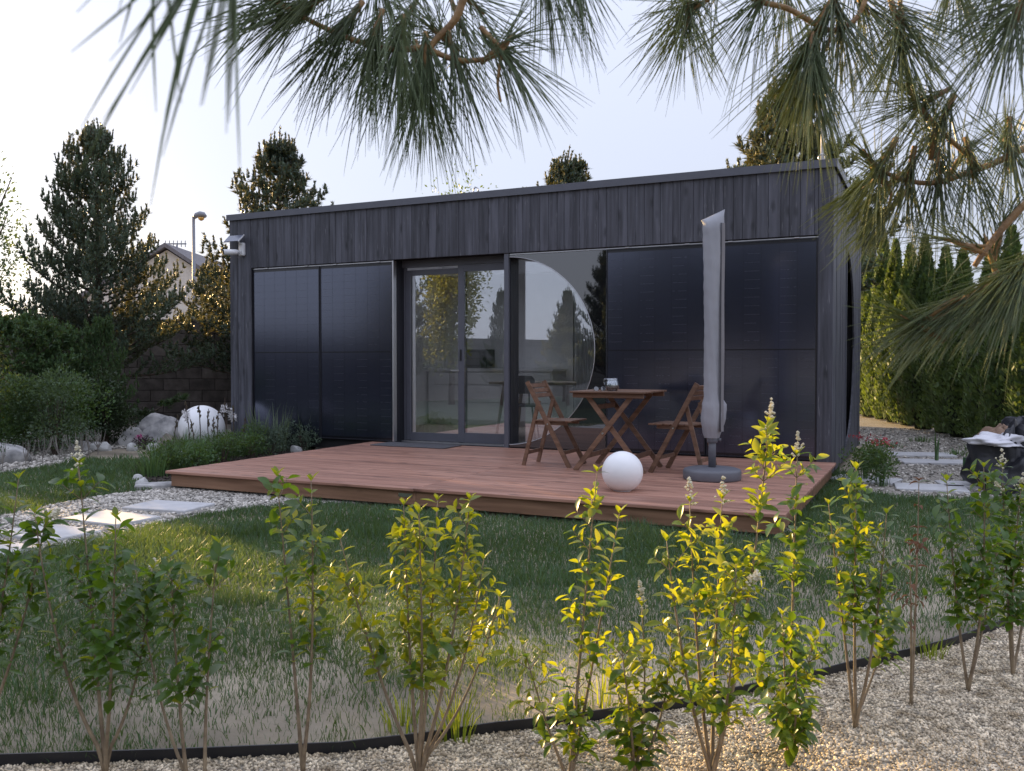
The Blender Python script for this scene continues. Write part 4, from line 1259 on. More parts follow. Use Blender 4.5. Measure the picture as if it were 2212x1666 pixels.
def privet(base_px, stems, lab, seed, young=0.3, flowers=0, dry=0.0, size=1.0, dens=1.0, cap=300, twigs=1.0, leaf_from=0.35):
    """stems: list of (x, y, dY, from) top pixel, depth offset, fraction of the stem from which leaves grow"""
    r = random.Random(seed)
    b = gp(*base_px)
    e = empty('privet_shrub', (b.x, b.y, 0))
    tag(e, lab, 'shrub', 'young privet shrubs in the foreground hedge')
    cnt = 0; extra = []
    trunk_h = r.uniform(0.05, 0.12)
    tips = []
    def leafat(p, d, up, s, kind):
        nonlocal cnt
        ms = {'y': YOUNG, 'd': DRY, 'g': LEAVES}[kind]
        extra.append((kind, r.choice(ms), Vector(p), basis(d, up), s))
    for (tx, ty, dY, lf) in stems:
        top = at(tx, ty, b.y + dY) - Vector((b.x, b.y, 0))
        mid = Vector((top.x * 0.62 + r.uniform(-.03, .03), top.y * 0.7 + r.uniform(-.03, .03), top.z * 0.38))
        lo = Vector((top.x * 0.08, top.y * 0.1, trunk_h * 0.7))
        P = []
        n = 14
        for i in range(n + 1):
            t = i / n
            # quadratic-like path base -> lo -> mid -> top
            if t < 0.12: q = lo * (t / 0.12)
            else:
                u = (t - 0.12) / 0.88
                q = lo * (1 - u) ** 2 + mid * 2 * u * (1 - u) + top * u * u
            P.append(q)
        L = top.length
        rb = 0.0062 * (0.7 + 0.5 * L) * size
        MB().tube([tuple(q) for q in P], [max(rb * (1 - 0.8 * i / n), 0.0013) for i in range(n + 1)], 6).build('stem', m_stem, e)
        # opposite leaf pairs
        step = 0.024 / dens
        s_ = lf * L; ph = r.uniform(0, 6)
        while s_ < L:
            t = s_ / L; i = min(int(t * n), n - 1); f = t * n - i
            p = P[i].lerp(P[i + 1], f); d = (P[i + 1] - P[i]).normalized()
            ph += 1.57 + r.uniform(-.3, .3)
            x_ = d.orthogonal().normalized(); y_ = d.cross(x_)
            tw = (r.random() < 0.5 * twigs * (0.35 + 0.75 * t)) and t < 0.95
            for k in (0, 1):
                a = ph + k * math.pi
                o_ = x_ * math.cos(a) + y_ * math.sin(a)
                if tw and r.random() < 0.75:
                    tl = r.uniform(0.05, 0.13) * size * (1.0 - 0.35 * t)
                    td = (o_ * 0.75 + Vector((0, 0, 0.75))).normalized()
                    q2 = p + td * tl
                    MB().tube([tuple(p), tuple(p + td * tl * .5), tuple(q2)], [0.0016, 0.0013, 0.0008], 4, False).build('twig', m_stem, e)
                    m_ = max(2, int(tl / 0.021 * dens))
                    for j in range(m_ + 1):
                        pp = p.lerp(q2, (j + 0.6) / (m_ + 0.6))
                        tx_ = td.orthogonal().normalized(); ty_ = td.cross(tx_)
                        for kk in (0, 1):
                            aa = j * 1.57 + kk * math.pi + r.uniform(-.4, .4)
                            oo = tx_ * math.cos(aa) + ty_ * math.sin(aa)
                            dd = (oo + td * r.uniform(0.3, 0.9) - Vector((0, 0, r.uniform(0, .3)))).normalized()
                            leafat(pp, dd, (td + Vector((0, 0, .4))).normalized(), size * r.uniform(.65, 1.05), 'd' if r.random() < dry else ('y' if r.random() < young * (0.4 + 1.2 * t) else 'g'))
                    if flowers and r.random() < 0.10 and t > .7: panicle(e, q2, td, r, 0.05)
                else:
                    dd = (o_ + d * r.uniform(0.2, 0.8) - Vector((0, 0, r.uniform(0, .25)))).normalized()
                    leafat(p, dd, (d + Vector((0, 0, .3))).normalized(), size * r.uniform(.85, 1.2) * (1 if t < .93 else .8), 'd' if r.random() < dry else ('y' if r.random() < young * (0.3 + 1.3 * t) else 'g'))
            s_ += step * r.uniform(.8, 1.3)
        for k in range(3):
            a = k * 2.1
            leafat(P[-1], (Vector((math.cos(a), math.sin(a), 1.3))).normalized(), Vector((0, 0, 1)), size * .7, 'y' if dry < .5 else 'd')
        tips.append((P[-1], (P[-1] - P[-2]).normalized()))
    # the 300 leaves nearest the camera are objects, the rest one joined part
    extra.sort(key=lambda q: q[2].y)
    for kind, me, p, eu, s in extra[:cap]:
        link('leaf', me, e, p, eu, (s, s, s))
    by = {}
    for kind, me, p, eu, s in extra[cap:]:
        by.setdefault('y' if kind == 'y' else 'g', []).append((me, p, eu, s))
    for kind, L_ in by.items():
        mb = MB()
        for me, p, eu, s in L_:
            mt = Matrix.LocRotScale(p, eu, Vector((s, s, s)))
            mb.add([mt @ v.co for v in me.vertices], [tuple(f.vertices) for f in me.polygons], True)
        o = mb.build('foliage', {'y': m_leafy, 'g': m_leaf}[kind] if dry < .5 else m_leafb, e); o['kind'] = 'stuff'
    for k in range(flowers):
        p, d = tips[k % len(tips)]
        panicle(e, p, d, r, 0.07)
    return e

privet((-70, 1650), [(-20, 1090, 0.05, .45), (100, 1120, -.05, .5), (40, 1035, .1, .45)], 'leafy green privet cut by the left edge of the picture', 1, young=.12)
privet((228, 1680), [(170, 1005, .1, .35), (75, 1110, 0, .45), (250, 1120, -.1, .4), (330, 1230, .05, .45)], 'tall dense dark green privet, leftmost whole one in the hedge', 2, young=.1, flowers=1)
privet((405, 1700), [(368, 1200, 0, .45), (290, 1210, .1, .5)], 'short sparse privet between the dense left one and a taller stem', 3, young=.12, dens=.9)
privet((440, 1705), [(470, 1175, .05, .5)], 'single thin privet stem standing in front of the lawn light streak', 4, young=.12, dens=.85)
privet((655, 1680), [(598, 1030, .05, .48), (672, 1040, -.05, .5)], 'tall privet with two stems whose tips reach the deck edge', 5, young=.3)
privet((905, 1695), [(735, 1165, .1, .5), (872, 1092, .0, .45), (945, 1082, .1, .45), (1015, 1080, -.05, .5), (1045, 1210, .05, .62), (1080, 1290, .12, .66), (905, 1110, -.1, .45)],
       'bright yellow-green bushy privet with many bare lower stems', 6, young=.75, dens=1.1, twigs=1.1)
privet((1228, 1705), [(1290, 1020, .05, .2), (1338, 1110, .12, .55), (1130, 1395, -.05, .4), (1250, 1530, .05, .3)], 'slender leaning privet in front of the globe lamp', 7, young=.55, dens=.95)
privet((1372, 1690), [(1386, 1310, 0, .12), (1320, 1440, .08, .2), (1450, 1390, -.06, .2), (1340, 1380, -.1, .15)], 'short bushy privet with a cream flower tip, beside the black edging', 8, young=.6, flowers=1, dens=1.0)
privet((1537, 1690), [(1490, 1085, .05, .35), (1560, 1080, .12, .35), (1662, 915, .05, .4), (1440, 1170, -.08, .4), (1590, 1220, -.1, .35)],
       'tallest privet, sunlit with cream flowers, reaching in front of the parasol base', 9, young=.65, flowers=3, dens=1.0)
privet((1705, 1655), [(1722, 985, .05, .4), (1690, 1330, -.08, .15), (1640, 1400, .1, .2), (1755, 1390, .05, .2), (1720, 1450, -.12, .12)], 'privet with one tall stem and a dense low skirt of leaves', 10, young=.25, flowers=1)
privet((1848, 1576), [(1850, 1015, 0, .42), (1790, 1090, .1, .55), (1915, 1110, -.08, .55), (1925, 1330, .05, .6)], 'single-stemmed privet with a round crown beside the cabin corner', 11, young=.25, twigs=1.5)
privet((1968, 1525), [(1985, 1040, .03, .7), (1965, 1180, -.05, .6)], 'almost bare privet with a few dried brown leaves', 12, young=.0, dry=.95, dens=.45, twigs=.3)
privet((2092, 1496), [(2045, 1040, .05, .42), (2125, 1010, -.05, .42), (2160, 1150, .1, .45)], 'privet with a forked trunk, second from the right edge', 13, young=.2, twigs=1.3)
privet((2188, 1460), [(2165, 1010, .05, .35), (2205, 1060, 0, .4), (2240, 1030, .1, .4)], 'privet at the right edge with white flower heads', 14, young=.18, flowers=2, twigs=1.3)

# sunlit weed grass beside the edging
m_weed = leafmat('weed_blade', (0.10, 0.16, 0.02), (0.45, 0.5, 0.03), 0.45, 0.5, 0.2, 10, attr=.3)
for (px, py, n, h, lab) in [(985, 1596, 60, .16, 'bright tuft of weed grass at the black edging'), (870, 1570, 26, .12, 'thin weed tuft left of the bright one at the edging'),
                            (2010, 1420, 40, .10, 'dark weed tuft at the edging beside the bare privet'), (1300, 1530, 22, .2, 'sparse long grass tuft behind the short bushy privet')]:
    p = gp(px, py)
    tuft((p.x, p.y, 0), n, h, .2, m_weed, 'weed_tuft', lab, 'grass tuft', 'weeds along the edging', .003, int(px), fall=.6)
# ------------------------------------------------------------------ pines
m_needle = leafmat('pine_needle', (0.068, 0.116, 0.088), (0.20, 0.17, 0.04), 0.24, 0.45, 0.22, 0.7, rand=0.10, attr=0.45, col2=(0.085, 0.130, 0.080))
m_needleg = leafmat('mugo_needle', (0.066, 0.130, 0.050), (0.18, 0.22, 0.03), 0.25, 0.45, 0.2, 1.0, rand=0.12, attr=0.4)
m_candle = leafmat('pine_candle', (0.105, 0.090, 0.055), (0.35, 0.20, 0.06), 0.25, 0.6, 0.15, 2.0, attr=0.3)
m_bark = M('pine_bark', (0.085, 0.062, 0.048), 0.9, 0.3, 12, bump=0.7, bscale=30)

def frame_of(D):
    up = np.where(np.abs(D[:, 2:3]) > 0.95, np.array([[1., 0, 0]]), np.array([[0, 0, 1.]]))
    A = np.cross(D, up); A /= np.linalg.norm(A, axis=1, keepdims=True) + 1e-9
    B = np.cross(A, D)
    return A, B

def needle_tris(P, D, L, k, spread, width, r, upb=0.25, tri=True):
    """k thin blades fanned round each cluster point; P,D (n,3), L (n,)"""
    n = len(P)
    A, B = frame_of(D)
    a = r.uniform(0, 6.283, (n, k)); s = spread * r.uniform(0.5, 1.15, (n, k))
    o = A[:, None] * np.cos(a)[..., None] + B[:, None] * np.sin(a)[..., None]
    d = D[:, None] * np.cos(s)[..., None] + o * np.sin(s)[..., None]
    d[..., 2] += upb * r.random((n, k))
    d /= np.linalg.norm(d, axis=-1, keepdims=True)
    ln = L[:, None] * r.uniform(0.7, 1.15, (n, k))
    side = np.cross(d, o + r.normal(0, .35, o.shape)); side /= np.linalg.norm(side, axis=-1, keepdims=True) + 1e-9
    base = P[:, None] + r.normal(0, 0.008, (n, k, 3))
    w = width * r.uniform(0.7, 1.3, (n, k))[..., None]
    V = np.stack([base - side * w, base + side * w, base + d * ln[..., None]], 2).reshape(-1, 3)
    T = np.arange(len(V)).reshape(-1, 3)
    at_ = np.repeat(np.repeat(r.random(n), k) * 0.7 + 0.3 * r.random(n * k), 3)
    return V, T, at_

def pine_meshes(seed, H, R, dens=1.0, needle=0.085, width=0.0105, base=0.06, candle=0.24, shape=0.9, green=None, kk=11, droop=0.0, step=0.26):
    r = np.random.default_rng(seed)
    CP, CD, CL = [], [], []          # needle clusters
    KP, KL = [], []                  # candles
    wood = MB()
    bend = r.uniform(-.05, .05, 2)
    tr = [(bend[0] * math.sin(t * 3) * H * .15, bend[1] * math.sin(t * 2.5) * H * .15, H * t) for t in [i / 10 for i in range(11)]]
    wood.tube(tr, [0.02 * H * (1 - .93 * i / 10) * .8 + 0.006 for i in range(11)], 7)
    z = base * H
    while z < H * 0.985:
        h = z / H
        prof = (1 - h) ** shape * (0.72 + 0.28 * min(1, h / 0.22)) + 0.02
        nb = int(r.integers(6, 9))
        a0 = r.uniform(0, 6.28)
        for b in range(nb):
            a = a0 + b * 6.283 / nb + r.uniform(-.3, .3)
            L = R * prof * r.uniform(.62, 1.18)
            if L < 0.06: L = 0.06
            el0 = r.uniform(-0.12, 0.22) + 0.5 * h - droop * (1 - h)
            pts = []; p = np.array([0, 0, z + r.uniform(-.08, .08)]); n = max(3, int(L / 0.14))
            e = el0
            for i in range(n + 1):
                pts.append(p.copy())
                e = el0 + 0.55 * (i / n) ** 2
                p = p + np.array([math.cos(a) * math.cos(e), math.sin(a) * math.cos(e), math.sin(e)]) * (L / n)
                a += r.uniform(-.09, .09)
            rb = 0.006 + 0.011 * L
            wood.tube([tuple(q) for q in pts], [rb * (1 - .85 * i / n) for i in range(n + 1)], 4, False)
            for i in range(1, n + 1):
                t = i / n
                if t < 0.22 and L > .5: continue
                q = pts[i]; dq = pts[i] - pts[i - 1]; dq = dq / (np.linalg.norm(dq) + 1e-9)
                for s in (-1, 1):
                    if r.random() > 0.92 * dens: continue
                    tl = min((0.12 + 0.40 * L * (1 - t * .8)) * r.uniform(.6, 1.15), .55)
                    sd = np.array([-dq[1], dq[0], 0]) * s
                    td = dq * .7 + sd * r.uniform(.5, 1.0) + np.array([0, 0, r.uniform(-.05, .35)])
                    td /= np.linalg.norm(td)
                    m = max(2, int(tl / 0.075))
                    pp = q.copy()
                    for j in range(m):
                        td = td + np.array([0, 0, 0.15]); td /= np.linalg.norm(td)
                        pp = pp + td * (tl / m)
                        CP.append(pp.copy()); CD.append(td.copy()); CL.append(needle * r.uniform(.8, 1.2))
                    KP.append(pp.copy()); KL.append(candle * r.uniform(.35, 1.0) * (0.45 + 0.6 * h))
                CP.append(q.copy()); CD.append(dq); CL.append(needle)
            KP.append(pts[-1].copy()); KL.append(candle * r.uniform(.6, 1.15) * (.5 + .6 * h))
        z += step * r.uniform(.75, 1.2) * (1.1 - .45 * h)
    KP.append(np.array(tr[-1])); KL.append(candle * 1.7)
    for k in range(3):
        KP.append(np.array(tr[-1]) + r.normal(0, .05, 3)); KL.append(candle * 1.1)
    CP = np.array(CP); CD = np.array(CD); CL = np.array(CL)
    KP = np.array(KP); KL = np.array(KL)
    # candles: upright shoots, needles packed along a stem
    m = 4
    ts = (np.arange(m) + .3) / m
    lean = r.normal(0, .12, (len(KP), 2))
    KD = np.concatenate([lean, np.ones((len(KP), 1))], 1); KD /= np.linalg.norm(KD, axis=1, keepdims=True)
    KPP = (KP[:, None] + KD[:, None] * (ts[None, :, None] * KL[:, None, None])).reshape(-1, 3)
    KDD = np.repeat(KD, m, 0)
    V1, T1, A1 = needle_tris(CP, CD, CL, kk, 0.95, width, r)
    V2, T2, A2 = needle_tris(KPP, KDD, np.full(len(KPP), needle * .62), 7, 0.42, width * .95, r, 0.1)
    V = np.concatenate([V1, V2]); T = np.concatenate([T1, T2 + len(V1)]); Aa = np.concatenate([A1 * .8, np.clip(A2 * .6 + .45, 0, 1)])
    # candle cores
    core = MB()
    for p, d, l in zip(KP, KD, KL):
        core.tube([tuple(p), tuple(p + d * l * .6), tuple(p + d * l)], [0.011, 0.010, 0.003], 4, False)
    return (wood.mesh('trunk', m_bark), np_mesh('needles', V, T, green or m_needle, False, Aa), core.mesh('candles', m_candle))

def pine(name, meshes, loc, rz, scale, lab, grp=None, cat='pine tree'):
    e = empty(name, loc, rz)
    e.scale = scale if hasattr(scale, '__len__') else (scale,) * 3
    tag(e, lab, cat, grp)
    link('trunk', meshes[0], e); o = link('crown', meshes[1], e); o['kind'] = 'stuff'
    if meshes[2] is not None: link('candles', meshes[2], e)['kind'] = 'stuff'
    return e

PA = pine_meshes(101, 5.2, 2.15, 1.0, base=.20, shape=0.70, kk=13)
PB = pine_meshes(102, 5.4, 1.75, 1.0, base=.17, shape=0.8, kk=13)
PC = pine_meshes(103, 6.0, 1.7, .95, base=.36, shape=0.75, kk=13, needle=.11)
PM = pine_meshes(104, 1.75, 1.0, 1.0, needle=.075, width=.008, shape=0.45, green=m_needleg, candle=.08, step=.17, kk=12, base=.12)
nP = 0
def pine_at(meshes, px, py_top, Y, H0, lab, rz=0, wide=1.0, grp='pines around the garden', z=0.0, name='pine_tree'):
    p = at(px, py_top, Y)
    s = (p.z - z) / (H0 + 0.28)
    return pine(name, meshes, (p.x, Y, z), rz, (s * wide, s * wide, s), lab, grp)
pine_at(PA, 205, 268, 15.2, 5.2, 'big dark green pine with upright candles at the left', 0.4, .95)
pine_at(PB, 603, 285, 16.6, 5.4, 'tall slim pine behind the left cabin corner', 1.1, 1.35)
pine_at(PB, 452, 560, 18.8, 5.4, 'small pine under the street lamp', 2.9, 1.25)
pine_at(PB, 1225, 325, 19.5, 5.4, 'pine top showing over the middle of the cabin roof', 2.0, 1.5)
pine_at(PC, 1705, 165, 16.8, 6.0, 'broad sunlit pine behind the right end of the cabin roof', 0.5, 1.6)
pine_at(PB, 1868, 440, 24.5, 5.4, 'dark pine between the cabin end and the tall hedge', 1.7, .75)
pine_at(PB, 1925, 545, 30, 5.4, 'far pine showing through the gap in the tall hedge', .3, .8)
pine('pine_tree', PA, (-10.6, 12.3, 0), 2.2, (.95, .95, 1.0), 'pine standing past the left edge of the picture', 'pines around the garden')
for i, (p_, k_, h_, wd_) in enumerate([(-4.6, 26, 8.0, 1.1), (-2.9, 27, 7.6, 1.1), (-1.3, 26, 8.4, 1.0), (0.35, 27, 8.4, 1.1), (3.45, 27, 7.4, .8), (.35, 20, 6.6, .95)]):
    s_ = h_ / 6.28
    pine('pine_tree', PC, (-.64 * k_ + .77 * p_, .77 * k_ + .64 * p_, 0), i * 1.3, (s_ * wd_, s_ * wd_, s_), ORD[i].capitalize() + ' tall pine beyond the left boundary, shading the lawn', 'tall pines beyond the left boundary')
for x, y, h, lab in [(3.5, 19.8, 4.7, 'added unseen low pine behind the cabin, nearer the tall hedge'), (2.1, 18.9, 4.5, 'added unseen low pine behind the middle of the cabin')]:  # hidden pines added to keep low sun off the hedge
    s_ = h / 5.48
    pine('pine_tree', PA, (x, y, 0), x, (s_ * .8, s_ * .8, s_), lab, 'pines around the garden')
# mugo pines
mug = [(40, 700, 12.6, 'bushy mugo pine at the left edge with sunlit tips', 0.2, 1.25), (125, 720, 12.9, 'green mugo pine in the middle of the left shrub row', 1.4, .95),
       (218, 707, 13.2, 'upright mugo pine beside the dark block wall', 2.7, .55)]
for px, py, Y, lab, rz, wd in mug:
    pine_at(PM, px, py, Y, 1.55, lab, rz, wd, 'mugo pines at the left', name='mugo_pine')

# trees behind the photographer that the glass mirrors
for x, y, h, wd, ms, H0, lab in [(-13.2, 4.2, 4.1, .9, PA, 5.2, 'pine mirrored in the left door leaf'), (-11.0, 2.3, 3.3, .75, PB, 5.4, 'slim pine mirrored in the right door leaf'),
                             (-9.7, 1.0, 3.3, .9, PB, 5.4, 'pine mirrored in the half-round window'), (-8.9, -0.1, 4.4, .9, PA, 5.2, 'pine mirrored at the edge of the half-round window'),
                             (-11.6, -0.6, 2.9, 1.2, PB, 5.4, 'low pine mirrored in the half-round window'),
                             (-8.1, -1.6, 5.6, 1.1, PA, 5.2, 'tall pine mirrored in the dark solar panel by the window'), (-7.1, -3.0, 5.8, 1.1, PC, 6.0, 'tall pine mirrored in the joint of the right solar panels'),
                             (-6.2, -4.3, 6.0, 1.1, PA, 5.2, 'tall pine mirrored in the corner solar panel'), (-5.0, -5.6, 6.2, 1.1, PC, 6.0, 'tallest pine mirrored in the corner solar panel')]:
    s = h / (H0 + .28)
    pine('pine_tree', ms, (x, y, 0), x * 3, (s * wd, s * wd, s), lab, 'pines behind the photographer')

# ------------------------------------------------------------------ leafy crowns and shrubs
def clump(seed, n, rx, ry, rz, cz, leaf, mat, name='crown', up=0.3, shell=0.6, lobes=7, stalk=None, floor=0.03):
    r = np.random.default_rng(seed)
    lc = r.normal(0, .45, (lobes, 3)); ls = r.uniform(.45, .75, lobes)
    k = r.integers(0, lobes, n)
    u = r.normal(0, 1, (n, 3)); u /= np.linalg.norm(u, axis=1, keepdims=True)
    rad = r.uniform(0, 1, n) ** (1 - shell)
    q = np.clip(lc[k], -.62, .62) + u * (rad * ls[k])[:, None]
    P = q * np.array([rx, ry, rz]) + np.array([0, 0, cz])
    ok = P[:, 2] > floor
    P = P[ok]; u = u[ok]; n = len(P)
    d = u * .7 + r.normal(0, .5, (n, 3)); d[:, 2] += up; d /= np.linalg.norm(d, axis=1, keepdims=True)
    A, B = frame_of(d)
    a = r.uniform(0, 6.283, n)[:, None]
    s = A * np.cos(a) + B * np.sin(a)
    nn = np.cross(d, s)
    L = leaf * r.uniform(.6, 1.25, n)[:, None]
    w = L * .24
    V = np.stack([P, P + d * L * .5 + s * w + nn * L * .07, P + d * L, P + d * L * .5 - s * w + nn * L * .07], 1)
    b = (np.arange(n) * 4)[:, None]
    T = np.concatenate([b + np.array([0, 1, 2]), b + np.array([0, 2, 3])])
    return np_mesh(name, V, T, mat, False, np.repeat(r.random(n), 4))

m_green = leafmat('shrub_leaf', (0.054, 0.108, 0.036), (0.2, 0.28, 0.03), 0.3, 0.45, 0.2, 1.5, attr=0.45)
m_boxl = leafmat('yew_leaf', (0.020, 0.040, 0.016), (0.07, 0.10, 0.02), 0.2, 0.45, 0.2, 1.5, attr=0.5, col2=(0.035, 0.06, 0.02))
m_pale = leafmat('pale_shrub_leaf', (0.080, 0.130, 0.064), (0.18, 0.25, 0.05), 0.3, 0.5, 0.2, 1.5, attr=0.45)
m_purple = leafmat('purple_leaf', (0.035, 0.018, 0.026), (0.1, 0.03, 0.05), 0.25, 0.5, 0.2, 3, attr=0.4)
m_yellow = leafmat('golden_leaf', (0.34, 0.27, 0.02), (0.6, 0.5, 0.02), 0.4, 0.5, 0.15, 3, attr=0.3)
m_petal = leafmat('white_petal', (0.75, 0.73, 0.74), (0.6, 0.6, 0.6), 0.3, 0.6, 0.05, 3, attr=0.1)
m_redp = leafmat('red_petal', (0.32, 0.045, 0.06), (0.4, 0.06, 0.06), 0.3, 0.6, 0.1, 3, attr=0.3)
m_pink = leafmat('pink_petal', (0.55, 0.10, 0.30), (0.5, 0.1, 0.3), 0.3, 0.6, 0.1, 3, attr=0.3)
m_greyg = leafmat('grey_green_leaf', (0.085, 0.125, 0.085), (0.15, 0.2, 0.1), 0.25, 0.6, 0.15, 3, attr=0.3)

def shrub(px, py, Y, rx, rz, leaf, n, mat, lab, seed, stems=7, trunk=0.1, ry=None, cat='shrub', name='shrub', grp=None, shell=.6, lobes=7, cz=None, stemm=None):
    p = gp(px, py)
    if Y: p = Vector((at(px, py, Y).x, Y, 0))
    e = empty(name, (p.x, p.y, 0), seed)
    tag(e, lab, cat, grp)
    c = rz if cz is None else cz
    link('crown', clump(seed, n, rx, ry or rx, rz, c + trunk, leaf, mat, shell=shell, lobes=lobes), e)
    r = random.Random(seed); mb = MB()
    for k in range(stems):
        a = r.uniform(0, 6.28); q = r.uniform(.1, .55) * rx
        mb.tube([(0.02 * math.cos(a), .02 * math.sin(a), 0), (q * .5 * math.cos(a), q * .5 * math.sin(a), c * .6), (q * math.cos(a), q * math.sin(a), c * 1.3 + trunk)], [.010, .007, .003], 5, False)
    mb.build('stems', stemm or m_bark, e)
    return e
shrub(232, 958, 12.7, 0.34, 0.50, 0.045, 6500, m_boxl, 'dark round clipped yew left of the boulders', 3, shell=.75, lobes=9, trunk=0.02, cat='shrub')
shrub(120, 985, 11.4, 0.46, 0.42, 0.045, 5200, m_pale, 'pale feathery willow shrub with thin stems on the gravel', 4, stems=16, trunk=.18, cat='shrub')
shrub(60, 975, 11.9, 0.40, 0.40, 0.045, 3600, m_green, 'green leafy shrub left of the feathery willow', 5, stems=10, trunk=.12)
shrub(180, 968, 12.2, 0.30, 0.46, 0.045, 2800, m_green, 'green leafy shrub between the willow and the clipped yew', 15, stems=10, trunk=.1)
shrub(-20, 990, 11.2, 0.40, 0.45, 0.045, 3600, m_green, 'green shrub cut by the left edge, above the pale boulder', 6, stems=10, trunk=.1)
shrub(27, 990, 12.0, 0.11, 0.26, 0.040, 420, m_yellow, 'golden yellow slender shrub lit by the sun at the left', 7, stems=5, trunk=.42, lobes=5)
shrub(312, 972, 12.2, 0.14, 0.09, 0.03, 500, m_purple, 'low purple-leaved plant with pink flowers by the rounded boulder', 8, stems=5, trunk=.0)
shrub(310, 930, 14.0, 0.22, 0.2, 0.05, 800, m_boxl, 'dark bush behind the boulders', 18, stems=5, trunk=.05)
# young bare-stemmed shrubs on the gravel at the left
for i, (px, py) in enumerate([(6, 1018), (56, 1012), (92, 1003), (128, 998), (157, 994), (178, 988), (192, 984), (212, 982)]):
    p = gp(px, py); r = random.Random(i + 90)
    e = empty('young_shrub', (p.x, p.y, 0), i)
    tag(e, ORD[i].capitalize() + ' twiggy young shrub from the left in the row on the gravel', 'shrub', 'young shrubs on the gravel')
    mb = MB()
    for k in range(6):
        a = r.uniform(0, 6.28); q = r.uniform(.03, .09)
        mb.tube([(0, 0, 0), (0, 0, .08), (q * math.cos(a), q * math.sin(a), .2), (q * 1.3 * math.cos(a), q * 1.3 * math.sin(a), .32)], [.007, .006, .004, .002], 5, False)
    mb.build('stems', M('pale_bark', (0.24, 0.22, 0.20), .8, .2) if i == 0 else bpy.data.materials['pale_bark'], e)
    link('crown', clump(i + 200, 70, .12, .12, .14, .3, .03, m_greyg, lobes=4), e)

# ---- flower bed beside the deck
def plant(px, py, n, h, spread, mat, lab, seed, grp='plants in the flower bed by the deck', w=.005, fall=.5, name='border_plant', cat='plant', Y=None):
    p = gp(px, py)
    return tuft((p.x, p.y, 0.005), n, h, spread, mat, name, lab, cat, grp, w, seed, None, fall)
m_blade = leafmat('border_blade', (0.075, 0.140, 0.060), (0.2, 0.3, 0.06), 0.3, 0.45, 0.2, 3, attr=0.5)
m_bladeg = leafmat('iris_blade', (0.12, 0.165, 0.10), (0.2, 0.26, 0.08), 0.3, 0.45, 0.15, 3, attr=0.3)
bedp = [(330, 1030, 220, .30, .6, m_blade, 'bushy green tuft at the left tip of the flower bed'), (375, 1018, 240, .36, .6, m_blade, 'dense green tuft just above the deck corner'),
        (420, 1005, 230, .38, .6, m_blade, 'green tuft in front of the large globe lamp'), (470, 995, 230, .40, .6, m_blade, 'green tuft right of the large globe lamp'),
        (515, 985, 210, .40, .6, m_blade, 'green tuft below the left cabin corner'), (560, 982, 36, .66, .4, m_bladeg, 'tall iris blades before the first solar panel'),
        (600, 978, 34, .68, .4, m_bladeg, 'second clump of iris blades before the first solar panel'), (660, 974, 22, .58, .3, m_bladeg, 'iris clump below the joint of the solar panels'),
        (350, 1004, 180, .30, .6, m_blade, 'green tuft behind the small white stones'), (400, 985, 170, .38, .6, m_blade, 'green tuft at the foot of the large globe lamp')]
for i, (px, py, n, h, s, mt, lab) in enumerate(bedp):
    plant(px, py, n, h, s, mt, lab, 300 + i, fall=.7 if mt is m_blade else .25, w=.005 if mt is m_blade else .009)
for i, (px, py, rx, rz, n, lab) in enumerate([(585, 982, .28, .19, 1500, 'grey-green sedum mound under the iris blades'), (545, 990, .26, .19, 1200, 'leafy mound at the foot of the cabin corner'),
                                              (655, 976, .22, .18, 1100, 'grey-green sedum mound below the panel joint'), (720, 970, .15, .07, 420, 'small sedum mound close to the deck edge'),
                                              (775, 965, .10, .09, 300, 'smallest sedum beside the doormat'), (480, 1002, .28, .17, 1200, 'leafy green mound at the deck edge'),
                                              (425, 1016, .26, .16, 1100, 'leafy green mound right above the deck corner'), (360, 1026, .28, .16, 1100, 'leafy green mound at the left of the deck corner')]):
    p = gp(px, py)
    shrub(px, py, None, rx, rz, .035, n, m_greyg if 'sedum' in lab else m_green, lab, 330 + i, stems=6, trunk=.02, cat='plant', name='border_plant', grp='plants in the flower bed by the deck')
def gaura(px, py, tx, ty, lab, seed, fl=12, mat=None, dark=False):
    b = gp(px, py); e = empty('flower_stalk', (b.x, b.y, 0), 0)
    tag(e, lab, 'flower', 'flower stalks by the large globe lamp')
    t = at(tx, ty, b.y) - Vector((b.x, b.y, 0)); r = random.Random(seed)
    pts = [t * k + Vector((r.uniform(-.012, .012), 0, 0)) * (k > 0) for k in (0, .3, .6, .85, 1)]
    MB().tube([tuple(q) for q in pts], [.008, .0075, .007, .006, .004], 5, False).build('stem', m_bark, e)
    me = MB()
    for k in range(10):
        q = t * r.uniform(.62, 1.0) + Vector((r.uniform(-.012, .012), r.uniform(-.012, .012), 0))
        me.tube([tuple(q), tuple(q + Vector((r.uniform(-.02, .02), 0, .03)))], [.010, .005], 4, False)
    me.build('buds', m_candle, e)
    if fl: link('petals', clump(seed, fl * 6, .045, .045, .05, t.z * .78, .05, m_petal, 'petals', lobes=3), e, (t.x * .72, t.y * .72, 0))
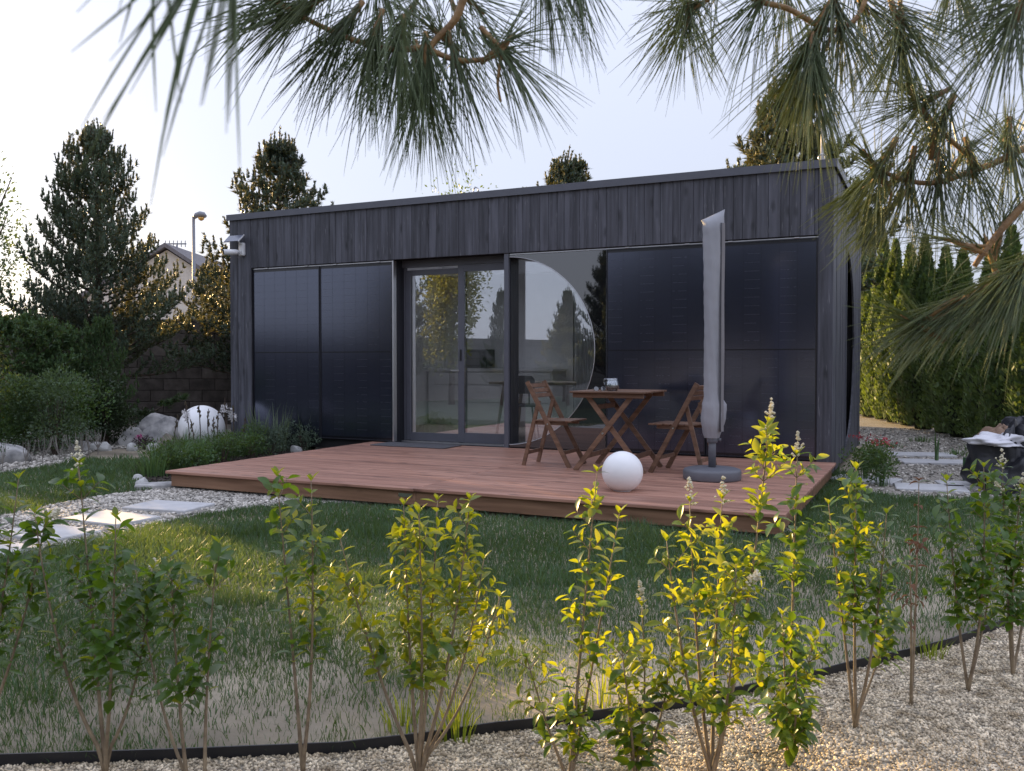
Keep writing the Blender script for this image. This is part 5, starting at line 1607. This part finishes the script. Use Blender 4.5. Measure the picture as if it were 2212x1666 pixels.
for i, (a, b, c, d, fl, lab) in enumerate([(415, 988, 400, 872, 10, 'flower stalk with white petals left of the large globe'), (492, 988, 484, 858, 10, 'tallest stalk with white petals right of the large globe'),
                                        (506, 988, 503, 874, 10, 'stalk with white petals against the cabin corner'), (436, 990, 428, 880, 0, 'thin bud stalk rising in front of the large globe, left'),
                                        (452, 990, 450, 883, 0, 'thin bud stalk in the middle before the large globe'), (468, 990, 470, 890, 0, 'thin bud stalk before the large globe, right'),
                                        (372, 970, 384, 900, 0, 'pale bud stalk between the boulders and the large globe'), (424, 992, 412, 905, 0, 'dark bud stalk crossing the left side of the large globe'), (460, 992, 462, 900, 0, 'dark bud stalk crossing the right side of the large globe'), (520, 985, 530, 905, 0, 'pinkish bud stalk before the left cabin corner')]):
    gaura(a, b, c, d, lab, 400 + i, fl)
# white and pink dots of bloom
for i, (px, py, mt, lab) in enumerate([(388, 1012, m_petal, 'low white bloom at the deck edge beside the corner'), (300, 968, m_pink, 'small pink bloom on the purple plant'), (470, 985, m_petal, 'white bloom low in the bed before the globe')]):
    p = gp(px, py)
    e = tag(empty('bloom', (p.x, p.y, 0)), lab, 'flower', 'low blooms in the beds')
    link('petals', clump(450 + i, 60, .06, .06, .03, .16, .03, mt, 'petals', lobes=4), e)
    tuft((0, 0, 0), 12, .16, .08, m_blade, 'leaves', None, None, None, .003, i, e)
# leaning branch before the block wall
b0 = at(276, 905, 14.2); b1 = at(400, 855, 14.4)
e = tag(empty('pine_sapling', (b0.x, b0.y, 0)), 'leaning pine sapling with a thin bare stem before the block wall', 'sapling')
q0 = Vector((0, 0, 0)); q1 = Vector((0, 0, b0.z)); q2 = Vector((b1.x - b0.x, .2, b1.z))
MB().tube([tuple(q0), tuple(q1 * .8), tuple(q1), tuple(q1.lerp(q2, .5) - Vector((0, 0, .04))), tuple(q2)], [.02, .018, .016, .012, .005], 6).build('trunk', m_bark, e)
r = np.random.default_rng(5)
ts = r.uniform(.55, 1.02, 46); Pn = np.array([tuple(q1.lerp(q2, t)) for t in ts]) + r.normal(0, .03, (46, 3))
Dn = np.tile(np.array(tuple((q2 - q1).normalized())), (46, 1)) + r.normal(0, .4, (46, 3)); Dn /= np.linalg.norm(Dn, axis=1, keepdims=True)
V, T, A_ = needle_tris(Pn, Dn, np.full(46, .08), 22, .8, .004, r)
link('crown', np_mesh('needles', V, T, m_needleg, False, A_), e)

# right: red-flowered plants
for i, (px, py, h, lab) in enumerate([(1868, 1040, .42, 'red-flowered plant close to the cabin end wall'), (1905, 1052, .40, 'bushy red-flowered plant left of the slabs')]):
    p = gp(px, py)
    e = tag(empty('flowering_plant', (p.x, p.y, 0)), lab, 'plant', 'red-flowered plants in the side yard')
    link('crown', clump(480 + i, 800, .16, .16, h * .45, h * .5, .04, m_green, lobes=6), e)
    link('petals', clump(490 + i, 60, .16, .16, .05, h * 1.05, .03, m_redp, 'petals', lobes=5), e)
    tuft((0, 0, 0), 40, h, .2, m_blade, 'stems', None, None, None, .003, i, e)
plant(2022, 1000, 10, .45, .06, m_blade, 'upright dark reed tuft on the gravel yard', 500, 'weeds in the side yard', .012, .06)
for i, (px, py) in enumerate([(1925, 968), (1990, 955), (2070, 985), (2110, 975)]):
    plant(px, py, 60, .10, .6, m_blade, ['low weed patch nearest the cabin under the hedge', 'second low weed patch under the hedge', 'third low weed patch under the hedge', 'weed patch under the hedge nearest the bags'][i], 510 + i, 'weeds in the side yard', .006, .9, 'weed_tuft', 'grass tuft')

# leafy trees
def leafy(loc, H, rx, rz, n, leaf, mat, lab, seed, grp='leafy trees beyond the garden'):
    e = empty('leafy_tree', loc, seed); tag(e, lab, 'tree', grp)
    link('crown', clump(seed, n, rx, rx, rz, H - rz, leaf, mat, lobes=16, shell=.5), e)
    mb = MB(); r = random.Random(seed)
    mb.tube([(0, 0, 0), (.05, 0, H * .4), (0, .05, H * .8)], [.10, .07, .03], 8)
    for k in range(9):
        a = r.uniform(0, 6.28); z = H * r.uniform(.3, .6)
        mb.tube([(0, 0, z), (rx * .4 * math.cos(a), rx * .4 * math.sin(a), z + rz * .5), (rx * .7 * math.cos(a), rx * .7 * math.sin(a), z + rz * .9)], [.04, .025, .01], 5, False)
    mb.build('trunk', m_bark, e)
leafy((at(988, 430, 22).x, 22, 0), at(988, 412, 22).z * 1.1, .9, 1.6, 900, .09, m_yellow and m_green, 'leafy treetop just showing over the cabin roof', 61)
leafy((-12.1, 20.0, 0), 5.6, 1.2, 2.3, 7000, .10, m_pale, 'leafy tree at the far left edge of the picture', 62)
m_ylw = leafmat('sunny_leaf', (0.13, 0.15, 0.025), (0.4, 0.4, 0.03), 0.35, 0.5, 0.2, 2, attr=0.4)
leafy((-12.2, 3.2, 0), 5.2, .95, 2.1, 14000, .11, m_ylw, 'yellow-green leafy tree mirrored in the left door leaf', 63, 'trees behind the photographer')

# ------------------------------------------------------------------ thuja hedge
m_thuja = leafmat('thuja_spray', (0.085, 0.150, 0.062), (0.22, 0.30, 0.04), 0.32, 0.5, 0.2, 1.2, rand=0.18, attr=0.5, col2=(0.105, 0.16, 0.058))
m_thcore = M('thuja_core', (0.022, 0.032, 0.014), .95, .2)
def thuja_mesh(seed, H, R, n):
    r = np.random.default_rng(seed)
    z = H * r.uniform(0.01, 1, n) ** .85
    h = z / H
    prof = np.minimum(1, (1 - h) ** .85 * 1.45) * (.80 + .20 * np.minimum(1, h / .15))
    a = r.uniform(0, 6.283, n)
    lump_ = 1 + .16 * np.sin(a * 3 + z * 5 + seed) + .12 * np.sin(a * 5 - z * 9)
    rad = R * prof * lump_ * r.uniform(.72, 1.06, n)
    P = np.stack([rad * np.cos(a), rad * np.sin(a), z], 1)
    d = np.stack([np.cos(a) * .45, np.sin(a) * .45, np.full(n, .9)], 1) + r.normal(0, .28, (n, 3)); d /= np.linalg.norm(d, axis=1, keepdims=True)
    t = np.stack([-np.sin(a), np.cos(a), np.zeros(n)], 1) + r.normal(0, .35, (n, 3)); t /= np.linalg.norm(t, axis=1, keepdims=True)
    L = r.uniform(.05, .11, n)[:, None]; w = L * .30
    V = np.stack([P, P + d * L * .55 + t * w, P + d * L, P + d * L * .55 - t * w], 1)
    b = (np.arange(n) * 4)[:, None]
    T = np.concatenate([b + np.array([0, 1, 2]), b + np.array([0, 2, 3])])
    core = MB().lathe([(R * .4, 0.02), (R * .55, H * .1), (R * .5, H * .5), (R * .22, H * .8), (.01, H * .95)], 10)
    return np_mesh('foliage', V, T, m_thuja, False, np.repeat(r.random(n), 4)), core.mesh('core', m_thcore)
TH = [thuja_mesh(71, 3.2, .36, 9000), thuja_mesh(72, 3.2, .34, 9000), thuja_mesh(73, 3.2, .38, 9000)]
hA = Vector((7.95, 21.0, 0)); hB = Vector((6.75, 10.6, 0))
nT = 13
rr = random.Random(9)
for i in range(nT):
    t = i / (nT - 1)
    p = hA.lerp(hB, t) + Vector((rr.uniform(-.05, .05), rr.uniform(-.05, .05), 0))
    s = (4.0 * (1 - t) + 2.6 * t) / 3.2 * rr.uniform(.92, 1.08)
    e = empty('thuja', (p.x, p.y, 0), rr.uniform(0, 6))
    e.scale = (1.0, 1.0, s)
    tag(e, ORD[i].capitalize() + ' columnar thuja in the tall hedge, counted from behind the cabin', 'thuja', 'columnar thujas of the hedge')
    a, b = TH[i % 3]
    link('crown', a, e); link('trunk', b, e)  # trunk is an opaque dark core added to block light

# ------------------------------------------------------------------ pine hanging over the camera
m_long = leafmat('long_needle', (0.120, 0.175, 0.085), (0.36, 0.40, 0.13), 0.38, 0.30, 0.15, 6, attr=0.35, spec=0.6, col2=(0.15, 0.19, 0.095))
m_twig = M('pine_twig', (0.23, 0.125, 0.05), 0.6, 0.25, 40, bump=.5, bscale=90, col2=(0.30, 0.18, 0.07))
over = empty('overhanging_pine', (1.9, -1.1, 0))
tag(over, 'long-needled pine whose branches hang into the top of the picture', 'pine tree')
o0 = Vector((1.9, -1.1, 0))
MB().tube([(0, 0, 0), (.03, .02, 1.5), (-.02, .05, 3.2), (0, 0, 5.0)], [.11, .10, .075, .04], 12).build('trunk', m_bark, over)

def branch(pts, r0, r1, root=None):
    P = [at(px, py, Y) - o0 for px, py, Y in pts]
    if root is not None: P = [Vector(root)] + P
    # smooth (tangents never longer than the shorter neighbour segment)
    Q = []
    def tan(i):
        if i in (0, len(P) - 1): return Vector()
        v = (P[i + 1] - P[i - 1]) * .5
        m = min((P[i + 1] - P[i]).length, (P[i] - P[i - 1]).length)
        return v * min(1, m / (v.length + 1e-9))
    for i in range(len(P) - 1):
        b, c, t0, t1 = P[i], P[i + 1], tan(i), tan(i + 1)
        for k in range(4):
            t = k / 4
            Q.append(b * (2 * t**3 - 3 * t * t + 1) + t0 * (t**3 - 2 * t * t + t) + c * (-2 * t**3 + 3 * t * t) + t1 * (t**3 - t * t))
    Q.append(P[-1])
    n = len(Q) - 1
    MB().tube([tuple(q) for q in Q], [r0 + (r1 - r0) * i / n for i in range(n + 1)], 7).build('branch', m_twig, over)
    return Q

rt = np.random.default_rng(77)
def needles(px, py, Y, ax, n, L, spread, back=0.06, width=0.00085, droop=0.5, curve=0.25, ayd=0.0):
    """tuft of long needles: ax = screen direction of the shoot (dx, dy up), needles sheathed along `back` metres of twig"""
    n = int(n * ((0.58 if Y > 1.3 else 0.36) if n > 20 else 1))
    c = np.array(tuple(at(px, py, Y) - o0))
    D = np.array([ax[0], ayd, ax[1]], float); D /= np.linalg.norm(D) + 1e-9
    s = rt.uniform(0, 1, n)
    base = c[None] - D[None] * (s * back)[:, None] + rt.normal(0, .003, (n, 3))
    A, B = frame_of(np.tile(D, (n, 1)))
    a = rt.uniform(0, 6.283, n); sp = spread * (0.25 + 0.8 * rt.random(n)) * (0.6 + .6 * s)
    o = A * np.cos(a)[:, None] + B * np.sin(a)[:, None]
    d = D[None] * np.cos(sp)[:, None] + o * np.sin(sp)[:, None]
    ln = L * rt.uniform(.6, 1.12, n)
    g = np.array([0, 0, -1.0]); rdr = rt.uniform(.1, 1.2, n)
    rows = []
    m = 4
    side = np.cross(d, np.array([0.2, 1.0, 0.1])); side /= np.linalg.norm(side, axis=1, keepdims=True) + 1e-9
    nn = np.cross(d, side)
    for i in range(m + 1):
        t = i / m
        p = base + d * (ln * t)[:, None] + g[None] * (ln * droop * rdr * t * t * .5)[:, None] + o * (ln * curve * t * t * .3)[:, None]
        w = width * (1.0 if t < .7 else (1 - t) * 2.6 + .22)
        for k in range(3):
            an = k * 2.094
            rows.append(p + (side * math.cos(an) + nn * math.sin(an)) * w)
    V = np.stack(rows, 1)
    F = []
    for i in range(m):
        for k in range(3):
            k2 = (k + 1) % 3
            F.append((i * 3 + k, i * 3 + k2, (i + 1) * 3 + k2, (i + 1) * 3 + k))
    T = (np.array(F)[None] + (np.arange(n) * (3 * (m + 1)))[:, None, None]).reshape(-1, 4)
    me = np_mesh('needle_tuft', V, T, m_long, True, np.repeat(rt.random(n), 3 * (m + 1)))
    o_ = link('needle_tuft', me, over); o_['kind'] = 'stuff'
    if Y < 1: return
    MB().tube([tuple(c - D * back), tuple(c - D * back * .3), tuple(c + D * .012)], [.0045, .0050, .0018], 6).build('shoot', m_twig, over)

R0 = (-.02, .05, 3.1); R1 = (0, .03, 2.5)
Y1 = 1.45
branch([(1120, -260, 1.3), (1010, -30, Y1), (985, 40, Y1), (935, 95, Y1), (920, 145, Y1)], .010, .004, R0)
branch([(930, 100, Y1), (860, 108, Y1), (780, 92, 1.42), (690, 55, 1.38), (590, 0, 1.32), (480, -60, 1.2)], .0055, .003)
branch([(925, 105, Y1), (985, 130, Y1), (1045, 128, Y1), (1085, 112, Y1), (1100, 85, Y1)], .005, .003)
branch([(1085, 112, Y1), (1075, 180, Y1), (1082, 220, Y1)], .003, .002)
T_ = [(920, 150, Y1, (0.0, -1), 230, .165, .62), (985, 135, Y1, (.25, -1), 120, .16, .55), (1092, 118, Y1, (.55, -.6), 120, .15, 0.62), (1100, 85, 1.45, (.6, .5), 60, .13, .6),
      (862, 112, Y1, (-.15, -1), 190, .16, .65), (800, 98, 1.42, (-.35, -1), 170, .155, .6), (735, 70, 1.40, (-.6, -.8), 160, .15, .55), (640, 22, 1.35, (-.9, -.4), 150, .155, .6),
      (585, -5, 1.32, (-.95, -.35), 90, .15, .7), (930, 60, 1.5, (-.5, .4), 110, .15, 1.1), (1035, 20, 1.5, (.4, -.4), 80, .15, .8), (1180, -60, 1.35, (.35, -1), 130, .155, .5),
      (1240, -80, 1.35, (.3, -1), 90, .15, .4), (700, -30, 1.3, (-.3, -.6), 110, .15, .8), (820, -20, 1.45, (.1, -.7), 130, .15, 1.0), (905, 160, 1.6, (.1, -1), 110, .16, .4),
      (1000, 60, 1.62, (.3, -.7), 90, .16, .8), (880, 40, 1.62, (-.3, -.6), 110, .16, .9)]
for t in T_: needles(*t)
# blurred needles very close to the lens at the upper left
needles(430, -60, .42, (-.55, -1), 16, .09, .35, width=.0008)
needles(505, -90, .40, (-.15, -1), 9, .09, .25, width=.0008)
needles(330, -130, .42, (-.1, -1), 6, .075, .25, width=.0008)
needles(880, 165, .6, (.05, -1), 8, .075, .35, width=.0007)
# second branch group
Y2 = 1.55
branch([(1570, -200, 1.5), (1515, -25, Y2), (1488, 40, Y2), (1480, 62, Y2)], .006, .003, R0)
needles(1480, 62, Y2, (-.12, -1), 260, .135, 1.15, .10); needles(1500, 20, Y2, (-.4, -.3), 110, .125, 1.1, .06)
branch([(1560, -60, 1.45), (1640, 2, 1.45), (1700, 18, 1.45), (1765, 55, 1.45), (1800, 66, 1.45), (1850, 40, 1.45), (1880, -30, 1.45)], .005, .004, R0)
branch([(1800, 66, 1.45), (1780, 110, 1.45), (1752, 150, 1.45)], .004, .003)
for t in [(1765, 60, 1.45, (-.5, -1), 170, .15, .75), (1640, 5, 1.45, (-.5, -.7), 120, .15, .8), (1820, 60, 1.45, (.3, -1), 150, .16, .8), (1752, 152, 1.42, (0, -1), 260, .165, .55), (1735, 130, 1.45, (-.4, -.8), 140, .16, .75),
          (1870, 20, 1.5, (.5, -.8), 130, .16, .8), (1700, 10, 1.55, (.0, -1), 110, .15, .9)]: needles(*t)
branch([(1960, -160, 1.5), (1945, -10, 1.5), (1946, 60, 1.5), (1952, 100, 1.5)], .005, .003, R0)
needles(1950, 100, 1.5, (.05, -1), 210, .165, .95); needles(1946, 70, 1.5, (.2, -.6), 110, .15, 1.2)
branch([(2300, -120, 1.2), (2215, 10, 1.2), (2185, 60, 1.2)], .006, .004, R1)
for t in [(2185, 60, 1.2, (-.4, -1), 230, .15, .85), (2210, 10, 1.25, (-.7, -.5), 180, .15, .8), (2150, -30, 1.3, (-.4, -.8), 140, .15, .8), (2060, -40, 1.5, (.0, -1), 110, .16, .7)]: needles(*t)
# third branch: orange stem across the right
branch([(2330, 300, 1.5), (2212, 322, 1.5), (2150, 352, 1.5), (2080, 378, 1.5), (2010, 396, 1.5), (1930, 382, 1.5), (1875, 340, 1.5)], .0075, .003, R1)
branch([(2120, 365, 1.5), (2090, 335, 1.5), (2040, 290, 1.5), (1995, 240, 1.5), (1965, 195, 1.5)], .005, .003)
for t in [(1965, 192, 1.5, (-.5, .9), 70, .075, .5), (1985, 230, 1.5, (-.6, -.35), 120, .15, .95), (2020, 268, 1.5, (.1, .9), 70, .14, .9), (2030, 275, 1.5, (-.4, -.9), 100, .15, .7),
          (1872, 335, 1.5, (-.5, .8), 70, .08, .5), (1900, 365, 1.5, (-.5, -.9), 120, .12, .75), (1960, 392, 1.5, (-.2, -1), 130, .135, .7), (2030, 396, 1.5, (.1, -1), 120, .14, .65), (2100, 372, 1.5, (.2, -1), 90, .14, .7),
          (2080, 330, 1.55, (.4, .7), 80, .14, .9), (2180, 330, 1.5, (.0, -1), 130, .15, .8), (2170, 300, 1.55, (-.2, .9), 80, .13, .9)]: needles(*t)
# green near sprays in front of the right cabin corner
branch([(1905, 372, 1.5), (1880, 395, 1.55), (1858, 412, 1.6)], .003, .002)
needles(1862, 405, 1.6, (-.75, -.55), 150, .115, .35, .07); needles(1905, 470, 1.6, (-.7, -.75), 120, .12, .35, .07); needles(1885, 430, 1.62, (-.7, -.65), 120, .12, .4, .07)
branch([(1905, 372, 1.5), (1925, 420, 1.56), (1912, 462, 1.6)], .003, .002)
# fourth branch: dark stem and big drooping sprays
branch([(2340, 330, 1.4), (2215, 440, 1.4), (2160, 500, 1.4), (2125, 545, 1.4), (2105, 575, 1.4)], .0075, .004, R1)
branch([(2135, 532, 1.4), (2100, 530, 1.4), (2060, 522, 1.4)], .003, .002)
for t in [(2055, 520, 1.4, (-.8, .3), 60, .10, .9), (2130, 520, 1.45, (-.3, .9), 60, .11, .9), (2165, 490, 1.45, (.2, .8), 50, .12, .9)]: needles(*t)
branch([(2360, 560, 1.25), (2230, 580, 1.25), (2150, 620, 1.25), (2070, 668, 1.25), (2010, 690, 1.25), (1968, 690, 1.25)], .006, .003, R1)
for t in [(1962, 690, 1.25, (-.85, .5), 130, .085, .5), (1990, 692, 1.25, (-.8, -.5), 110, .12, .4), (2040, 680, 1.25, (-.8, -.6), 130, .135, .38), (2085, 658, 1.25, (-.7, -.7), 110, .135, .4),
          (2160, 615, 1.22, (-.65, -.72), 170, .14, .4), (2205, 590, 1.2, (-.45, -.88), 200, .145, .42), (2235, 570, 1.2, (-.6, -.4), 100, .14, .6)]:
    needles(*t, droop=.22)
